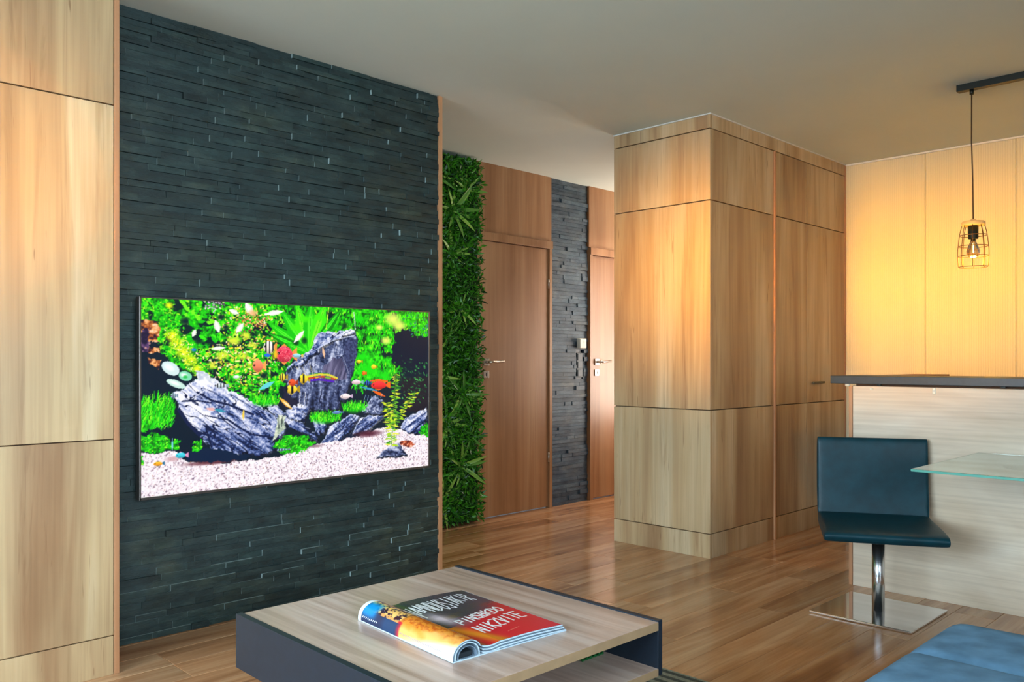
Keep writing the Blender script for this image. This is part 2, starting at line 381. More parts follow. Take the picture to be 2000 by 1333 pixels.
wb = tag(box('wall_back', .8, XE, YH, YH + .15, 0, CEIL, WPAINT), 'back wall of the hall with doors and wood panels', 'wall', kind='structure')
box('panel', 4.135, 4.925, YH - .035, YH, 2.095, CEIL, DOORW, wb, .001, off=wb.location)
box('panel', 5.385, 6.30, YH - .035, YH, 2.095, CEIL, DOORW, wb, .001, off=wb.location)
box('panel', 6.30, XE, YH - .02, YH, 0, CEIL, DOORW, wb, .001, off=wb.location)
slate(wb, 4.925, 5.385, 0, CEIL, YH - .012, SLATE_LIT, (.024, .028, .030, .034), (.09, .14, .2, .26, .34), lambda x, y: False, blocks=[(5.245, 5.335, 1.015, 1.225)])
box('recess_back', 5.236, 5.344, YH - .003, YH, .985, 1.258, BLACKP, wb, off=wb.location)

def door(name, x0, x1, label):
    e = tag(empty(name, ((x0 + x1) / 2, YH - .02, 0)), label, 'door', kind='structure'); o = e.location
    leaf = box('door_leaf', x0, x1, YH - .030, YH - .002, .012, 2.030, DOORW, e, .002, off=o)
    box('door_frame', x0 - .035, x0 - .003, YH - .045, YH, 0, 2.034, DOORW, e, .001, off=o)
    box('door_frame', x1 + .003, x1 + .035, YH - .045, YH, 0, 2.034, DOORW, e, .001, off=o)
    box('door_head', x0 - .035, x1 + .035, YH - .052, YH, 2.034, 2.092, DOORW, e, .001, off=o)
    yl = YH - .030; hx = x0 + .062
    for z in (.36, 1.72): cyl('hinge', (x1 + .001 - o.x, yl - .006 - o.y, z - o.z), (x1 + .001 - o.x, yl - .006 - o.y, z + .075 - o.z), .007, STEEL, e)
    ro = box('handle_plate', hx - .026, hx + .026, yl - .010, yl, 1.120, 1.172, STEEL, e, .002, off=o)
    h = ro.location
    def P(x, y, z): return (x - o.x - h.x, y - o.y - h.y, z - o.z - h.z)
    cyl('handle_neck', P(hx, yl, 1.146), P(hx, yl - .055, 1.146), .010, STEEL, ro)
    tube('handle_lever', [P(hx - .008, yl - .050, 1.146), P(hx + .03, yl - .052, 1.146), P(hx + .135, yl - .050, 1.152)], .010, STEEL, ro, seg=10)
    kp = box('keyhole_plate', hx - .026, hx + .026, yl - .008, yl, 1.030, 1.082, STEEL, e, .002, off=o)
    box('keyhole', hx - .004, hx + .004, yl - .0095, yl - .007, 1.044, 1.068, BLACKM, kp, off=Vector(o) + kp.location)
door('door_1', 4.158, 4.890, 'walnut veneer door between the green plant wall and the grey slate strip')
door('door_2', 5.425, 6.240, 'walnut veneer door partly hidden behind the tall wardrobe')
# lamp added to brighten the hall floor, unseen behind the wardrobe
e = tag(empty('added_ceiling_lamp', (5.5, 3.92, CEIL)), 'small round lamp added unseen in the hall ceiling behind the wardrobe', 'lamp')
lathe('trim_ring', [(.045, -.008), (.055, -.006), (.055, 0), (.045, 0)], STEEL, e); lathe('diffuser', [(.004, -.003), (.043, -.003), (.043, 0)], emis('added_lamp_diffuser', (1, .9, .78, 1), 6.0), e)
ls = bpy.data.lights.new('added_spot', 'SPOT'); ls.energy = 75; ls.color = (1, .88, .76); ls.spot_size = R(125); ls.spot_blend = 1.0; ls.shadow_soft_size = .05
lo_ = bpy.data.objects.new('added_spot', ls); COL.objects.link(lo_); lo_.parent = e; lo_.location = (0, 0, -.02)
# thermostat and switches on the slate strip
e = tag(empty('thermostat', (5.282, YH - .03, 1.295)), 'small white thermostat box on grey slate strip above the switches', 'thermostat')
box('housing', 5.242, 5.322, YH - .062, YH - .022, 1.258, 1.338, WHITEP, e, .006, off=e.location)
box('display', 5.288, 5.312, YH - .0635, YH - .06, 1.300, 1.318, plain('thermostat_display', srgb(190, 186, 170), .3), e, off=e.location)
e = tag(empty('light_switch', (5.29, YH - .02, 1.12)), 'dark triple light switch set into grey slate strip beside the far door', 'switch')
box('switch_plate', 5.256, 5.326, YH - .016, YH - .004, 1.02, 1.22, DARKP, e, .002, off=e.location)
for k in range(3): box('rocker', 5.264, 5.318, YH - .020, YH - .015, 1.028 + k * .066, 1.082 + k * .066, DARKP, e, .002, off=e.location)

# right wall with ribbed panels
wr = tag(box('wall_right', XR, XR + .12, YF, 2.67, 0, CEIL, WPAINT), 'cream ribbed panel wall behind the bar', 'wall', kind='structure')
yy = 2.660; n = 0
while yy > -1.0:
    box('panel', XR - .012, XR, yy - .5525, yy, 0, CEIL - .004, RIB, wr, .0015, off=wr.location); yy -= .5545
tag(box('trim_2', XR - .024, XR - .012, YF + .05, 2.66, CEIL - .014, CEIL - .001, CAULK, bevel=.003), 'thin white caulk bead where the ribbed wall meets the ceiling', 'trim', kind='structure')

# ------------------------------------------------------------------ tall oak cabinet (left) and wardrobe (centre)
Z1, Z2, Z3, Z4 = .143, .866, 2.095, 2.513; G = .004
CY = 3.24; CX1 = 1.184
e = tag(empty('tall_cabinet', (.0, 3.39, 0)), 'floor-to-ceiling pale oak cabinet left of the slate wall', 'cabinet'); o = e.location
box('body', -1.2, CX1 - .022, CY + .02, TVY - .012, 0, CEIL, DARKGAP, e, off=o)
box('side_panel', CX1 - .018, CX1, CY - .001, TVY - .012, 0, CEIL, OAKE, e, .001, off=o)
for x0, x1 in ((-.55, .30), (.304, CX1 - .021)):
    for a, b, nm in ((.0, Z1 - .002, 'plinth'), (Z1 + .002, Z2 - .002, 'door'), (Z2 + .002, Z3 + .001, 'door'), (Z3 + .006, CEIL, 'door')):
        box(nm, x0, x1, CY, CY + .02, a, b, OAK, e, .0012, off=o)
WX, WY, WX1, WY1 = 4.295, 2.663, 6.138, 3.370
e = tag(empty('wardrobe', ((WX + WX1) / 2, (WY + WY1) / 2, 0)), 'large built-in oak wardrobe block standing in the middle of the room', 'wardrobe'); o = e.location
box('body', WX + .02, WX1, WY + .02, WY1, 0, CEIL, DARKGAP, e, off=o)
rows = ((0, Z1 - .002, 'plinth'), (Z1 + .003, Z2 - .002, 'side'), (Z2 + .003, Z3 - .003, 'side'), (Z3 + .003, Z4 - .003, 'side'), (Z4 + .003, CEIL, 'fascia'))
for a, b, nm in rows:
    box('side_panel' if nm == 'side' else nm, WX, WX + .02, WY, WY1, a, b, OAK, e, .0012, off=o)
    if nm == 'side':
        for x0, x1 in ((WX + .0205, 5.050), (5.064, 5.516), (5.520, 6.120)):
            d = box('door', x0, x1, WY, WY + .02, a, b, OAK, e, .0012, off=o)
            if x0 > 5.5 and a > .8 and b < 2.2: handle_door = d
    else:
        box(nm, WX + .0205, 5.050, WY, WY + .02, a, b, OAK, e, .0012, off=o)
        box(nm, 5.064 if nm == 'plinth' else 5.0505, 6.120, WY, WY + .02, a, b, OAK, e, .0012, off=o)
tag(box('edge_strip', 5.0515, 5.0625, WY - .012, WY + .02, 0, Z4 - .003, OAKE, e, .001, off=o), 'narrow pale vertical edge strip')
box('end_strip', 6.122, WX1, WY - .003, WY + .02, 0, CEIL, OAKE, e, .001, off=o)
d = handle_door; dw = Vector(o) + d.location
box('handle', 5.575, 5.745, WY - .026, WY - .010, .998, 1.012, plain('dark_handle_metal', srgb(92, 82, 62), .35, .7), d, .003, off=dw)
box('handle_post', 5.60, 5.612, WY - .012, WY, 1.001, 1.011, STEEL, d, off=dw)
box('handle_post', 5.71, 5.722, WY - .012, WY, 1.001, 1.011, STEEL, d, off=dw)
cau = Boxes(); cau.add(WX - .008, WX, WY - .008, WY1, CEIL - .007, CEIL - .0005); cau.add(WX, WX1, WY - .008, WY, CEIL - .007, CEIL - .0005)
tag(cau.build('trim_3', CAULK), 'thin white caulk line along the top of the wardrobe', 'trim', kind='structure')

# ------------------------------------------------------------------ bar
BX = 4.32; BY = 1.857
e = tag(empty('bar_counter', (BX + .2, .6, 0)), 'pale wood bar with a thin dark raised counter top', 'bar'); o = e.location
box('front_panel', BX, BX + .018, -.6, BY - .021, 0, 1.026, OAKH, e, .001, off=o)
box('end_panel', BX - .001, BX + .30, BY - .019, BY, 0, 1.026, OAKE, e, .001, off=o)
box('counter_top', BX - .03, BX + .36, -.6, BY + .085, 1.038, 1.078, DARKTOP, e, .002, off=o)
box('sub_top', BX + .02, BX + .32, -.6, BY - .03, 1.026, 1.038, DARKGAP, e, off=o)
for yy, zz, hh, mm in ((1.74, 1.008, .010, WHITEP), (1.44, .995, .030, WHITEP), (.95, 1.0, .02, WHITEP)):
    b = box('bracket', BX - .006, BX, yy - .008, yy + .008, zz, zz + hh, mm, e, .002, off=o)
    cyl('screw', (-.003, 0, 0), (-.0045, 0, 0), .003, STEEL, b)
cyl('bracket', (BX - .004 - o.x, BY + .005 - o.y, 1.024), (BX - .004 - o.x, BY + .005 - o.y, 1.038), .012, WHITEP, e)
for yy in (1.70, 1.14): box('rubber_pad', BX - .012, BX, yy - .009, yy + .009, 1.030, 1.038, BLACKM, e, off=o)
# kitchen unit behind the bar
e = tag(empty('kitchen_unit', (5.75, 1.7, 0)), 'low kitchen unit whose brown top edge peeps over the bar counter', 'cabinet'); o = e.location
box('body', 5.45, XR - .016, .9, 2.16, .1, 1.04, OAK, e, .002, off=o); box('plinth', 5.50, XR - .016, .92, 2.14, 0, .1, DARKGAP, e, off=o)
box('unit_top', 5.10, XR - .014, 1.95, 2.175, 1.040, 1.064, plain('brown_top', srgb(150, 92, 46), .5), e, .002, off=o)

# ------------------------------------------------------------------ television
def homog(src, dst):
    A = []
    for (x, y), (u, v) in zip(src, dst):
        A += [[x, y, 1, 0, 0, 0, -u * x, -u * y, -u], [0, 0, 0, x, y, 1, -v * x, -v * y, -v]]
    return np.linalg.svd(np.array(A, float))[2][-1].reshape(3, 3)
class Canvas:
    def __init__(s, W, H, bg, Hm=None):
        s.W, s.H, s.Hm = W, H, Hm; s.a = np.zeros((H, W, 3)) + np.array(bg) / 255.; s.Y, s.X = np.mgrid[0:H, 0:W].astype(float)
        s._n = {}
    def m(s, pts):
        p = np.array(pts, float)
        if s.Hm is not None:
            q = np.c_[p, np.ones(len(p))] @ s.Hm.T; p = q[:, :2] / q[:, 2:]
        return p * np.array([s.W - 1, s.H - 1])
    def noise(s, sx, sy, seed, ang=0.0, oct=3):
        k = (sx, sy, seed, ang, oct)
        if k in s._n: return s._n[k]
        c, sn = math.cos(ang), math.sin(ang); out = np.zeros((s.H, s.W)); amp = 1; tot = 0
        for o in range(oct):
            rs = np.random.RandomState(seed * 17 + o); g = rs.rand(256, 256)
            u = (s.X * c + s.Y * sn) / sx * 2 ** o + 128; v = (-s.X * sn + s.Y * c) / sy * 2 ** o + 128
            iu, iv = np.floor(u).astype(int), np.floor(v).astype(int); fu, fv = u - iu, v - iv
            fu = fu * fu * (3 - 2 * fu); fv = fv * fv * (3 - 2 * fv)
            G_ = lambda a, b: g[b % 256, a % 256]
            out += amp * ((G_(iu, iv) * (1 - fu) + G_(iu + 1, iv) * fu) * (1 - fv) + (G_(iu, iv + 1) * (1 - fu) + G_(iu + 1, iv + 1) * fu) * fv); tot += amp; amp *= .55
        s._n[k] = out / tot; return s._n[k]
    def polymask(s, pts, raw=False):
        p = np.array(pts, float) if raw else s.m(pts); m = np.zeros((s.H, s.W), bool); n = len(p)
        x0, x1 = max(0, int(p[:, 0].min())), min(s.W, int(p[:, 0].max()) + 2); y0, y1 = max(0, int(p[:, 1].min())), min(s.H, int(p[:, 1].max()) + 2)
        if x1 <= x0 or y1 <= y0: return m
        X, Y = s.X[y0:y1, x0:x1], s.Y[y0:y1, x0:x1]; r = np.zeros(X.shape, bool)
        for i in range(n):
            ax, ay = p[i]; bx, by = p[(i + 1) % n]
            if ay == by: continue
            r ^= ((ay > Y) != (by > Y)) & (X < (bx - ax) * (Y - ay) / (by - ay) + ax)
        m[y0:y1, x0:x1] = r; return m
    def fill(s, mask, stops, field=None):
        if field is None: s.a[mask] = np.array(stops) / 255.; return
        v = field[mask]; pos = [q[0] for q in stops]; s.a[mask] = np.stack([np.interp(v, pos, [q[1][k] / 255. for q in stops]) for k in range(3)], -1)
    def poly(s, pts, stops, field=None, rough=None):
        mk = s.polymask(pts)
        if rough is not None: mk &= rough
        s.fill(mk, stops, field)
    def leaf(s, p, q, wd, col, raw=False):
        a, b = (np.array(p, float), np.array(q, float)) if raw else s.m([p, q]); d = b - a; L = np.hypot(*d) + 1e-6; nrm = np.array([-d[1], d[0]]) / L
        s.fill(s.polymask([a, a + d * .3 + nrm * wd * .42, a + d * .6 + nrm * wd * .5, b, a + d * .6 - nrm * wd * .5, a + d * .3 - nrm * wd * .42], True), col)
    def stroke(s, pts, wd, col):
        p = s.m(pts)
        for a, b in zip(p, p[1:]):
            d = b - a; L = np.hypot(*d) + 1e-6; nn = np.array([-d[1], d[0]]) / L * wd / 2; ee = d / L * wd * .25
            s.fill(s.polymask([a + nn - ee, b + nn + ee, b - nn + ee, a - nn - ee], True), col)
    def ell(s, c, rx, ry, col, ang=0.0, soft=False):
        p = s.m([c, (c[0] + rx, c[1]), (c[0], c[1] + ry)]); a = abs(p[1, 0] - p[0, 0]); b = abs(p[2, 1] - p[0, 1])
        ca, sa = math.cos(ang), math.sin(ang); X, Y = s.X - p[0, 0], s.Y - p[0, 1]
        d = ((X * ca + Y * sa) / a) ** 2 + ((-X * sa + Y * ca) / b) ** 2
        if soft:
            k = np.clip(1 - d, 0, 1)[..., None]; s.a = s.a * (1 - k) + np.array(col) / 255. * k
        else: s.fill(d < 1, col)
    def leaves(s, mask, n, l, wd, cols, rs, ang=(0, 6.28)):
        ys, xs = np.nonzero(mask)
        if not len(ys): return
        for _ in range(n):
            k = rs.randint(len(ys)); a = rs.uniform(*ang); L = l * rs.uniform(.6, 1.4)
            s.leaf((xs[k], ys[k]), (xs[k] + L * math.cos(a), ys[k] + L * math.sin(a)), wd * rs.uniform(.7, 1.3), cols[rs.randint(len(cols))], True)
def sheet(name, canvas, posf, mat, parent):
    """grid mesh carrying the printed picture as a colour attribute; posf(u,v arrays) -> (n,3)"""
    H, W = canvas.H, canvas.W; u, v = np.meshgrid(np.linspace(0, 1, W), np.linspace(0, 1, H)); P = posf(u.ravel(), v.ravel())
    i = np.arange(H * W).reshape(H, W); q = np.stack([i[1:, :-1], i[1:, 1:], i[:-1, 1:], i[:-1, :-1]], -1).reshape(-1, 4)
    me = bpy.data.meshes.new(name); me.vertices.add(len(P)); me.vertices.foreach_set('co', P.astype(np.float32).ravel())
    me.loops.add(q.size); me.loops.foreach_set('vertex_index', q.ravel().astype(np.int32)); me.polygons.add(len(q)); me.polygons.foreach_set('loop_start', (np.arange(len(q)) * 4).astype(np.int32))
    me.update(calc_edges=True); me.validate()
    c = np.clip(canvas.a, 0, 1); lin = np.where(c <= .04045, c / 12.92, ((c + .055) / 1.055) ** 2.4)
    at = me.color_attributes.new('print', 'FLOAT_COLOR', 'POINT'); at.data.foreach_set('color', np.concatenate([lin.reshape(-1, 3), np.ones((H * W, 1))], 1).astype(np.float32).ravel())
    for p in me.polygons: p.use_smooth = True
    return link(name, me, mat, parent)
def aquarium():
    Hm = homog([(132, 74), (1852, 160), (1864, 1084), (139, 1276)], [(0, 0), (1, 0), (1, 1), (0, 1)])
    c = Canvas(640, 360, (5, 24, 42), Hm); rs = np.random.RandomState(5)
    GR = [(8, 140, 10), (20, 200, 8), (60, 240, 16), (120, 250, 30), (2, 84, 20), (170, 240, 40)]
    YG = [(240, 236, 40), (255, 250, 160), (190, 236, 40), (255, 196, 96), (110, 216, 30), (60, 180, 30), (250, 236, 90), (255, 232, 206), (150, 90, 60)]
    n1 = c.noise(16, 14, 1); n2 = c.noise(5, 5, 2); wx = c.noise(9, 9, 41) - .5; wy = c.noise(9, 9, 42) - .5; cl = c.noise(30, 26, 43)
    gst = [(.22, (3, 30, 30)), (.38, (6, 92, 14)), (.52, (20, 190, 8)), (.66, (60, 244, 14)), (.85, (190, 252, 60))]
    def mask(pts, warp=14):
        m = c.polymask(pts); ix = np.clip((c.X + wx * warp * 2).round().astype(int), 0, c.W - 1); iy = np.clip((c.Y + wy * warp * 2).round().astype(int), 0, c.H - 1); return m[iy, ix]
    def zone(pts, stops, nl, L, wd, cols, ang=(0, 6.28), dark=.36, warp=16):
        mk = mask(pts, warp); c.fill(mk, stops, .55 * n2 + .45 * n1); c.leaves(mk, nl, L, wd, cols, rs, ang); c.fill(mk & (n1 < dark), (4, 34, 36)); c.leaves(mk, nl // 3, L * .8, wd * .8, cols, rs, ang)
    def glow(x, y, rx, ry, col): c.ell((x, y), rx, ry, col, soft=True)
    # background planting
    zone([(860, 60), (1450, 60), (1450, 330), (1180, 330), (1010, 480), (860, 420)], gst, 300, 14, 5, GR, (0.5, 2.6), .3)
    zone([(1410, 110), (1880, 110), (1880, 320), (1760, 330), (1650, 300), (1640, 440), (1720, 500), (1560, 600), (1400, 620)], gst, 420, 11, 2.6, GR + [(30, 226, 10)] * 3, (1.0, 2.2), .30)
    for x, y, r in ((1640, 200, 60), (1680, 240, 50), (1600, 330, 36), (1560, 250, 26)): glow(x, y, r, r * .8, (236, 246, 110))
    for x, y, r in ((1500, 500, 90), (1460, 430, 60), (1590, 540, 60), (1440, 200, 40)): glow(x, y, r, r * .7, (20, 226, 6))
    c.fill(mask([(1645, 280), (1740, 262), (1880, 330), (1880, 560), (1740, 470), (1650, 480)], 10), (6, 18, 44)); c.leaves(mask([(1700, 170), (1870, 170), (1870, 310), (1760, 300)]), 120, 7, 3, GR[:3] + [(40, 130, 110)], rs)
    c.fill(mask([(1690, 560), (1880, 540), (1880, 760), (1720, 760)], 6), (26, 20, 34)); c.leaves(mask([(1690, 420), (1850, 460), (1840, 690), (1700, 690)]), 130, 7, 2.4, [(20, 90, 50), (40, 130, 60), (70, 170, 80), (10, 60, 40)], rs, (.2, 1.2))
    # middle foliage
    zone([(280, 60), (900, 80), (1010, 300), (1020, 450), (960, 660), (820, 700), (690, 620), (560, 550), (470, 420), (350, 250)], gst, 420, 8, 3.4, GR, dark=.40)
    mk = mask([(560, 130), (900, 120), (930, 330), (1000, 420), (870, 640), (700, 610), (520, 520), (470, 400), (640, 320)], 22); c.leaves(mk, 620, 6.5, 2.8, YG + GR[:4] + [(4, 40, 30)] * 2, rs)
    for x, y, r in ((690, 330, 50), (760, 300, 40), (620, 420, 50), (740, 420, 44), (560, 480, 40), (800, 360, 36)): glow(x, y, r, r * .7, (226, 240, 60))
    c.leaves(mk, 300, 6, 2.4, YG + [(6, 60, 20)] * 3, rs)
    for x, y, r in ((400, 215, 40), (520, 215, 30), (480, 330, 34), (610, 190, 26), (690, 95, 30), (870, 540, 30), (640, 250, 24)): glow(x, y, r, r * .8, (4, 30, 42))
    for k in range(22):
        x, y = rs.uniform(340, 560), rs.uniform(80, 330); c.leaf((x, y), (x + rs.uniform(20, 60), y + rs.uniform(-20, 60)), 7, GR[1 + k % 3])
    c.leaves(mask([(500, 70), (640, 80), (620, 130), (520, 135)], 8), 70, 5, 2, [(200, 180, 210), (240, 220, 230), (90, 60, 90), (60, 30, 60)], rs)
    c.leaves(mask([(720, 180), (900, 180), (880, 250), (740, 240)], 10), 60, 6, 2.6, [(230, 150, 90), (255, 210, 150), (200, 90, 50)], rs)
    # broad bright leaves
    for x, y, wd, k in ((870, 205, 20, 1), (885, 280, 20, 0), (960, 130, 26, 1), (1060, 100, 30, 2), (1150, 92, 34, 1), (1240, 98, 32, 2), (1335, 185, 26, 1), (1300, 262, 22, 0), (1000, 345, 20, 1), (1345, 120, 20, 0)):
        c.leaf((1140, 410), (x, y), wd, GR[k]); c.leaf((1138, 400), (x * .97 + 1140 * .03, y * .97 + 12), wd * .35, (min(GR[k][0] + 60, 255), 255, 40)); c.stroke([(1140, 400), (x, y)], .8, (10, 150, 10))
    for x, y in ((1110, 200), (1200, 190), (1060, 250)): glow(x, y, 50, 26, (70, 244, 6))
    for x, y in ((1060, 340), (1110, 330), (1350, 240)): glow(x, y, 22, 26, (6, 50, 30))
    c.stroke([(1255, 130), (1240, 260)], 1.6, (226, 240, 70))
    # left moss column, driftwood
    zone([(110, 50), (330, 60), (345, 250), (470, 420), (530, 530), (440, 570), (250, 400), (228, 250), (110, 215)], gst, 300, 7, 2.6, GR, dark=.30)
    for x, y, r_ in ((320, 300, 50), (350, 350, 56), (390, 400, 56), (430, 450, 50), (300, 120, 30), (470, 500, 36)): glow(x, y, r_, r_ * .8, (244, 248, 24))
    c.leaves(mask([(270, 280), (390, 280), (530, 530), (440, 550)]), 260, 4, 1.8, [(255, 255, 70), (200, 245, 30), (255, 250, 170), (110, 210, 20), (60, 170, 20)], rs)
    c.fill(mask([(110, 390), (250, 400), (330, 470), (430, 560), (380, 640), (110, 690)], 8), (6, 26, 44))
    dw = [(.3, (36, 18, 40)), (.48, (160, 80, 36)), (.62, (240, 160, 90)), (.8, (255, 210, 170))]; dn = c.noise(8, 6, 9)
    c.fill(mask([(120, 200), (215, 200), (242, 260), (242, 340), (180, 340), (120, 300)], 8), dw, dn); c.fill(mask([(120, 265), (190, 268), (188, 385), (120, 400)], 10), [(.4, (30, 20, 52)), (.65, (90, 60, 110)), (.8, (200, 150, 140))], dn)
    c.fill(mask([(180, 370), (250, 375), (245, 404), (175, 398)], 4), dw, n2); c.fill(mask([(160, 432), (262, 448), (245, 500), (205, 480)], 5), dw, n2)
    for p, q, wd in (((575, 205), (600, 285), 13), ((745, 225), (700, 285), 12), ((1110, 268), (1045, 345), 11), ((985, 155), (870, 172), 11), ((550, 380), (640, 372), 8), ((655, 145), (720, 170), 10), ((755, 100), (800, 180), 16), ((460, 262), (440, 310), 9)):
        c.leaf(p, q, wd, (226, 236, 206)); c.leaf(p, q, wd * .5, (255, 255, 250))
    glow(800, 165, 34, 26, (250, 190, 130))
    for x in (690, 800):
        c.stroke([(x, 690), (x + 4, 380)], 1.3, (40, 120, 20))
        for k in range(44):
            y = 690 - k * 7.4; sgn = -1 if k % 2 else 1; c.leaf((x, y), (x + sgn * rs.uniform(16, 46), y + rs.uniform(-22, 8)), 3.6, YG[rs.randint(7)] if k > 20 else GR[rs.randint(4)])
    # rocks
    RK = [(.22, (8, 18, 50)), (.36, (36, 56, 112)), (.48, (92, 112, 168)), (.60, (150, 162, 206)), (.74, (214, 218, 240)), (.9, (250, 248, 255))]
    RD = [(.22, (14, 20, 46)), (.42, (52, 64, 104)), (.58, (92, 104, 144)), (.72, (150, 160, 196)), (.9, (214, 220, 240))]
    fine = c.noise(3.4, 2.6, 61, .5, 3)
    def rock(pts, ang, seed, stops, sx=30, sy=6, warp=7, lift=0.0):
        mk = mask(pts, warp); f = .62 * c.noise(sx, sy, seed, ang, 4) + .38 * fine + .16 * (c.noise(44, 40, seed + 3) - .5) + lift
        ys, xs = np.nonzero(mk)
        if not len(ys): return mk
        f = f + .22 * ((ys.mean() - c.Y) / (np.ptp(ys) + 1) + .5 * (xs.mean() - c.X) / (np.ptp(xs) + 1)); c.fill(mk, stops, (f - .5) * 1.6 + .545)
        cr = np.abs(c.noise(sx * 1.6, sy * 1.8, seed + 9, ang, 3) - .5) < .018; c.fill(mk & cr, (14, 24, 62))
        up = mk & ~np.roll(np.roll(mk, 2, 0), 1, 1); c.a[up] = c.a[up] * .4 + .6 * np.array((.84, .87, .96)); lo_ = mk & ~np.roll(np.roll(mk, -4, 0), -3, 1); c.a[lo_] *= .45
        return mk
    c.fill(mask([(990, 500), (1180, 480), (1180, 760), (990, 720)], 10), (30, 30, 56))
    rock([(1168, 345), (1190, 285), (1290, 274), (1412, 262), (1425, 340), (1420, 450), (1400, 560), (1375, 640), (1320, 755), (1140, 755), (1020, 660), (1000, 500), (1100, 430), (1175, 375)], 1.75, 21, RD, 40, 9)
    rock([(1160, 360), (1190, 285), (1290, 274), (1412, 262), (1415, 296), (1290, 330), (1200, 400), (1120, 470), (1010, 520), (1000, 490), (1100, 430)], -.5, 24, RK, 22, 7, 6, .05)
    c.fill(mask([(1385, 310), (1425, 330), (1420, 450), (1390, 570), (1350, 480), (1350, 360)], 6), [(.3, (34, 40, 78)), (.7, (78, 88, 130))], fine)
    c.stroke([(1180, 385), (1240, 345), (1300, 322), (1405, 300)], 1.5, (206, 214, 240)); c.stroke([(1235, 490), (1262, 450), (1290, 422), (1325, 418), (1345, 430), (1380, 530)], 1.0, (176, 180, 206)); c.stroke([(1405, 160), (1412, 215), (1415, 262)], 1.8, (206, 235, 220)); c.fill(mask([(1230, 480), (1290, 430), (1340, 440), (1370, 560), (1200, 580)], 6), [(.3, (62, 60, 92)), (.7, (120, 116, 150))], c.noise(30, 5, 71, 1.9))
    rock([(345, 650), (460, 560), (545, 545), (700, 640), (870, 740), (1000, 830), (1002, 900), (930, 950), (1030, 985), (850, 1030), (700, 1015), (560, 990), (490, 900), (400, 800), (350, 720)], .62, 22, RK, 44, 8, 7, .06)
    for p, wd in (([(470, 640), (560, 690), (660, 715), (810, 775)], 5), ([(380, 695), (470, 690), (560, 705)], 3.5), ([(650, 800), (720, 850), (800, 895), (960, 915)], 4), ([(700, 880), (770, 930), (860, 980)], 2.6), ([(520, 780), (620, 800), (700, 860)], 2.6), ([(360, 740), (420, 830), (490, 900)], 8), ([(480, 880), (540, 900), (560, 970)], 5)):
        c.stroke(p, wd * .8, (16, 28, 70))
    c.stroke([(440, 680), (500, 640), (560, 600), (590, 580)], 1.6, (226, 228, 242)); c.fill(mask([(450, 505), (520, 515), (600, 590), (540, 575), (470, 560)], 6), [(.3, (190, 200, 220)), (.7, (250, 252, 250))], n2)
    rock([(860, 712), (930, 700), (1000, 770), (1110, 830), (1190, 890), (1212, 945), (1100, 885), (960, 810)], .6, 31, RK); rock([(1000, 750), (1080, 715), (1150, 735), (1130, 830), (1030, 800)], .2, 32, RK, 9, 7); rock([(1168, 800), (1215, 790), (1262, 860), (1215, 915), (1185, 880)], 1.0, 33, RK, 20, 5, 4)
    c.fill(mask([(1330, 930), (1440, 860), (1480, 880), (1380, 930)], 4), (8, 24, 56)); rock([(1400, 905), (1440, 800), (1580, 765), (1592, 800), (1500, 885)], -.55, 34, RK, 30, 5, 4); rock([(1215, 950), (1270, 850), (1400, 770), (1458, 785), (1400, 880), (1320, 950), (1240, 965)], -.6, 35, RK, 34, 6, 4); rock([(1460, 740), (1530, 660), (1600, 690), (1590, 780), (1480, 780)], -.9, 36, RD, 10, 5)
    # sand
    sand = mask([(100, 1010), (340, 1000), (430, 1066), (620, 1070), (800, 1050), (1030, 1012), (1200, 955), (1420, 912), (1600, 845), (1690, 860), (1900, 905), (1900, 1120), (100, 1320)], 5)
    spk = c.noise(2.6, 2.2, 51, 0, 2); c.fill(sand, [(.14, (90, 70, 96)), (.26, (196, 172, 184)), (.36, (240, 226, 232)), (.7, (255, 248, 255))], spk)
    c.leaves(sand, 520, 2.2, 1.5, [(70, 60, 84), (150, 110, 76), (150, 140, 176), (96, 96, 130), (196, 140, 110)], rs)
    for x, y, rx, ry, col in ((1500, 890, 100, 24, (84, 30, 50)), (560, 1062, 190, 18, (110, 56, 66)), (330, 1040, 60, 20, (210, 170, 176)), (1180, 965, 60, 12, (150, 120, 130))): glow(x, y, rx, ry, col)
    c.fill(mask([(400, 1000), (560, 975), (800, 1025), (760, 1048), (560, 1060), (430, 1056)], 5), (5, 30, 62))
    rock([(1690, 860), (1720, 800), (1850, 733), (1858, 800), (1812, 905), (1740, 890)], -.5, 37, RK, 26, 5, 4); rock([(1548, 1040), (1600, 985), (1690, 948), (1742, 1025), (1640, 1034)], .3, 38, RD, 20, 6, 4)
    gl = [(10, 120, 10), (20, 190, 6), (60, 240, 20), (140, 255, 40), (20, 220, 20)]
    c.fill(mask([(120, 690), (320, 690), (345, 790), (250, 860), (120, 880)], 10), [(.3, (10, 150, 6)), (.7, (60, 240, 16))], n1); glow(200, 790, 60, 40, (120, 244, 20))
    for _ in range(420):
        x, y = rs.uniform(130, 320), rs.uniform(690, 870) ; c.leaf((x, y), (x + rs.uniform(-8, 30), y - rs.uniform(20, 70)), 1.5, gl[rs.randint(5)])
    for pts, nn in (([(120, 910), (230, 892), (370, 945), (385, 985), (120, 1002)], 200), ([(920, 970), (1010, 892), (1120, 902), (1192, 945), (1080, 1000), (1000, 1018)], 220), ([(450, 940), (500, 928), (490, 985), (450, 985)], 30), ([(1810, 850), (1880, 810), (1880, 905), (1815, 905)], 40), ([(120, 1010), (160, 1030), (140, 1085)], 14)):
        mk = mask(pts, 8); c.fill(mk, [(.3, (6, 110, 8)), (.7, (46, 226, 18))], n2); c.leaves(mk, nn, 3, 2.4, gl, rs)
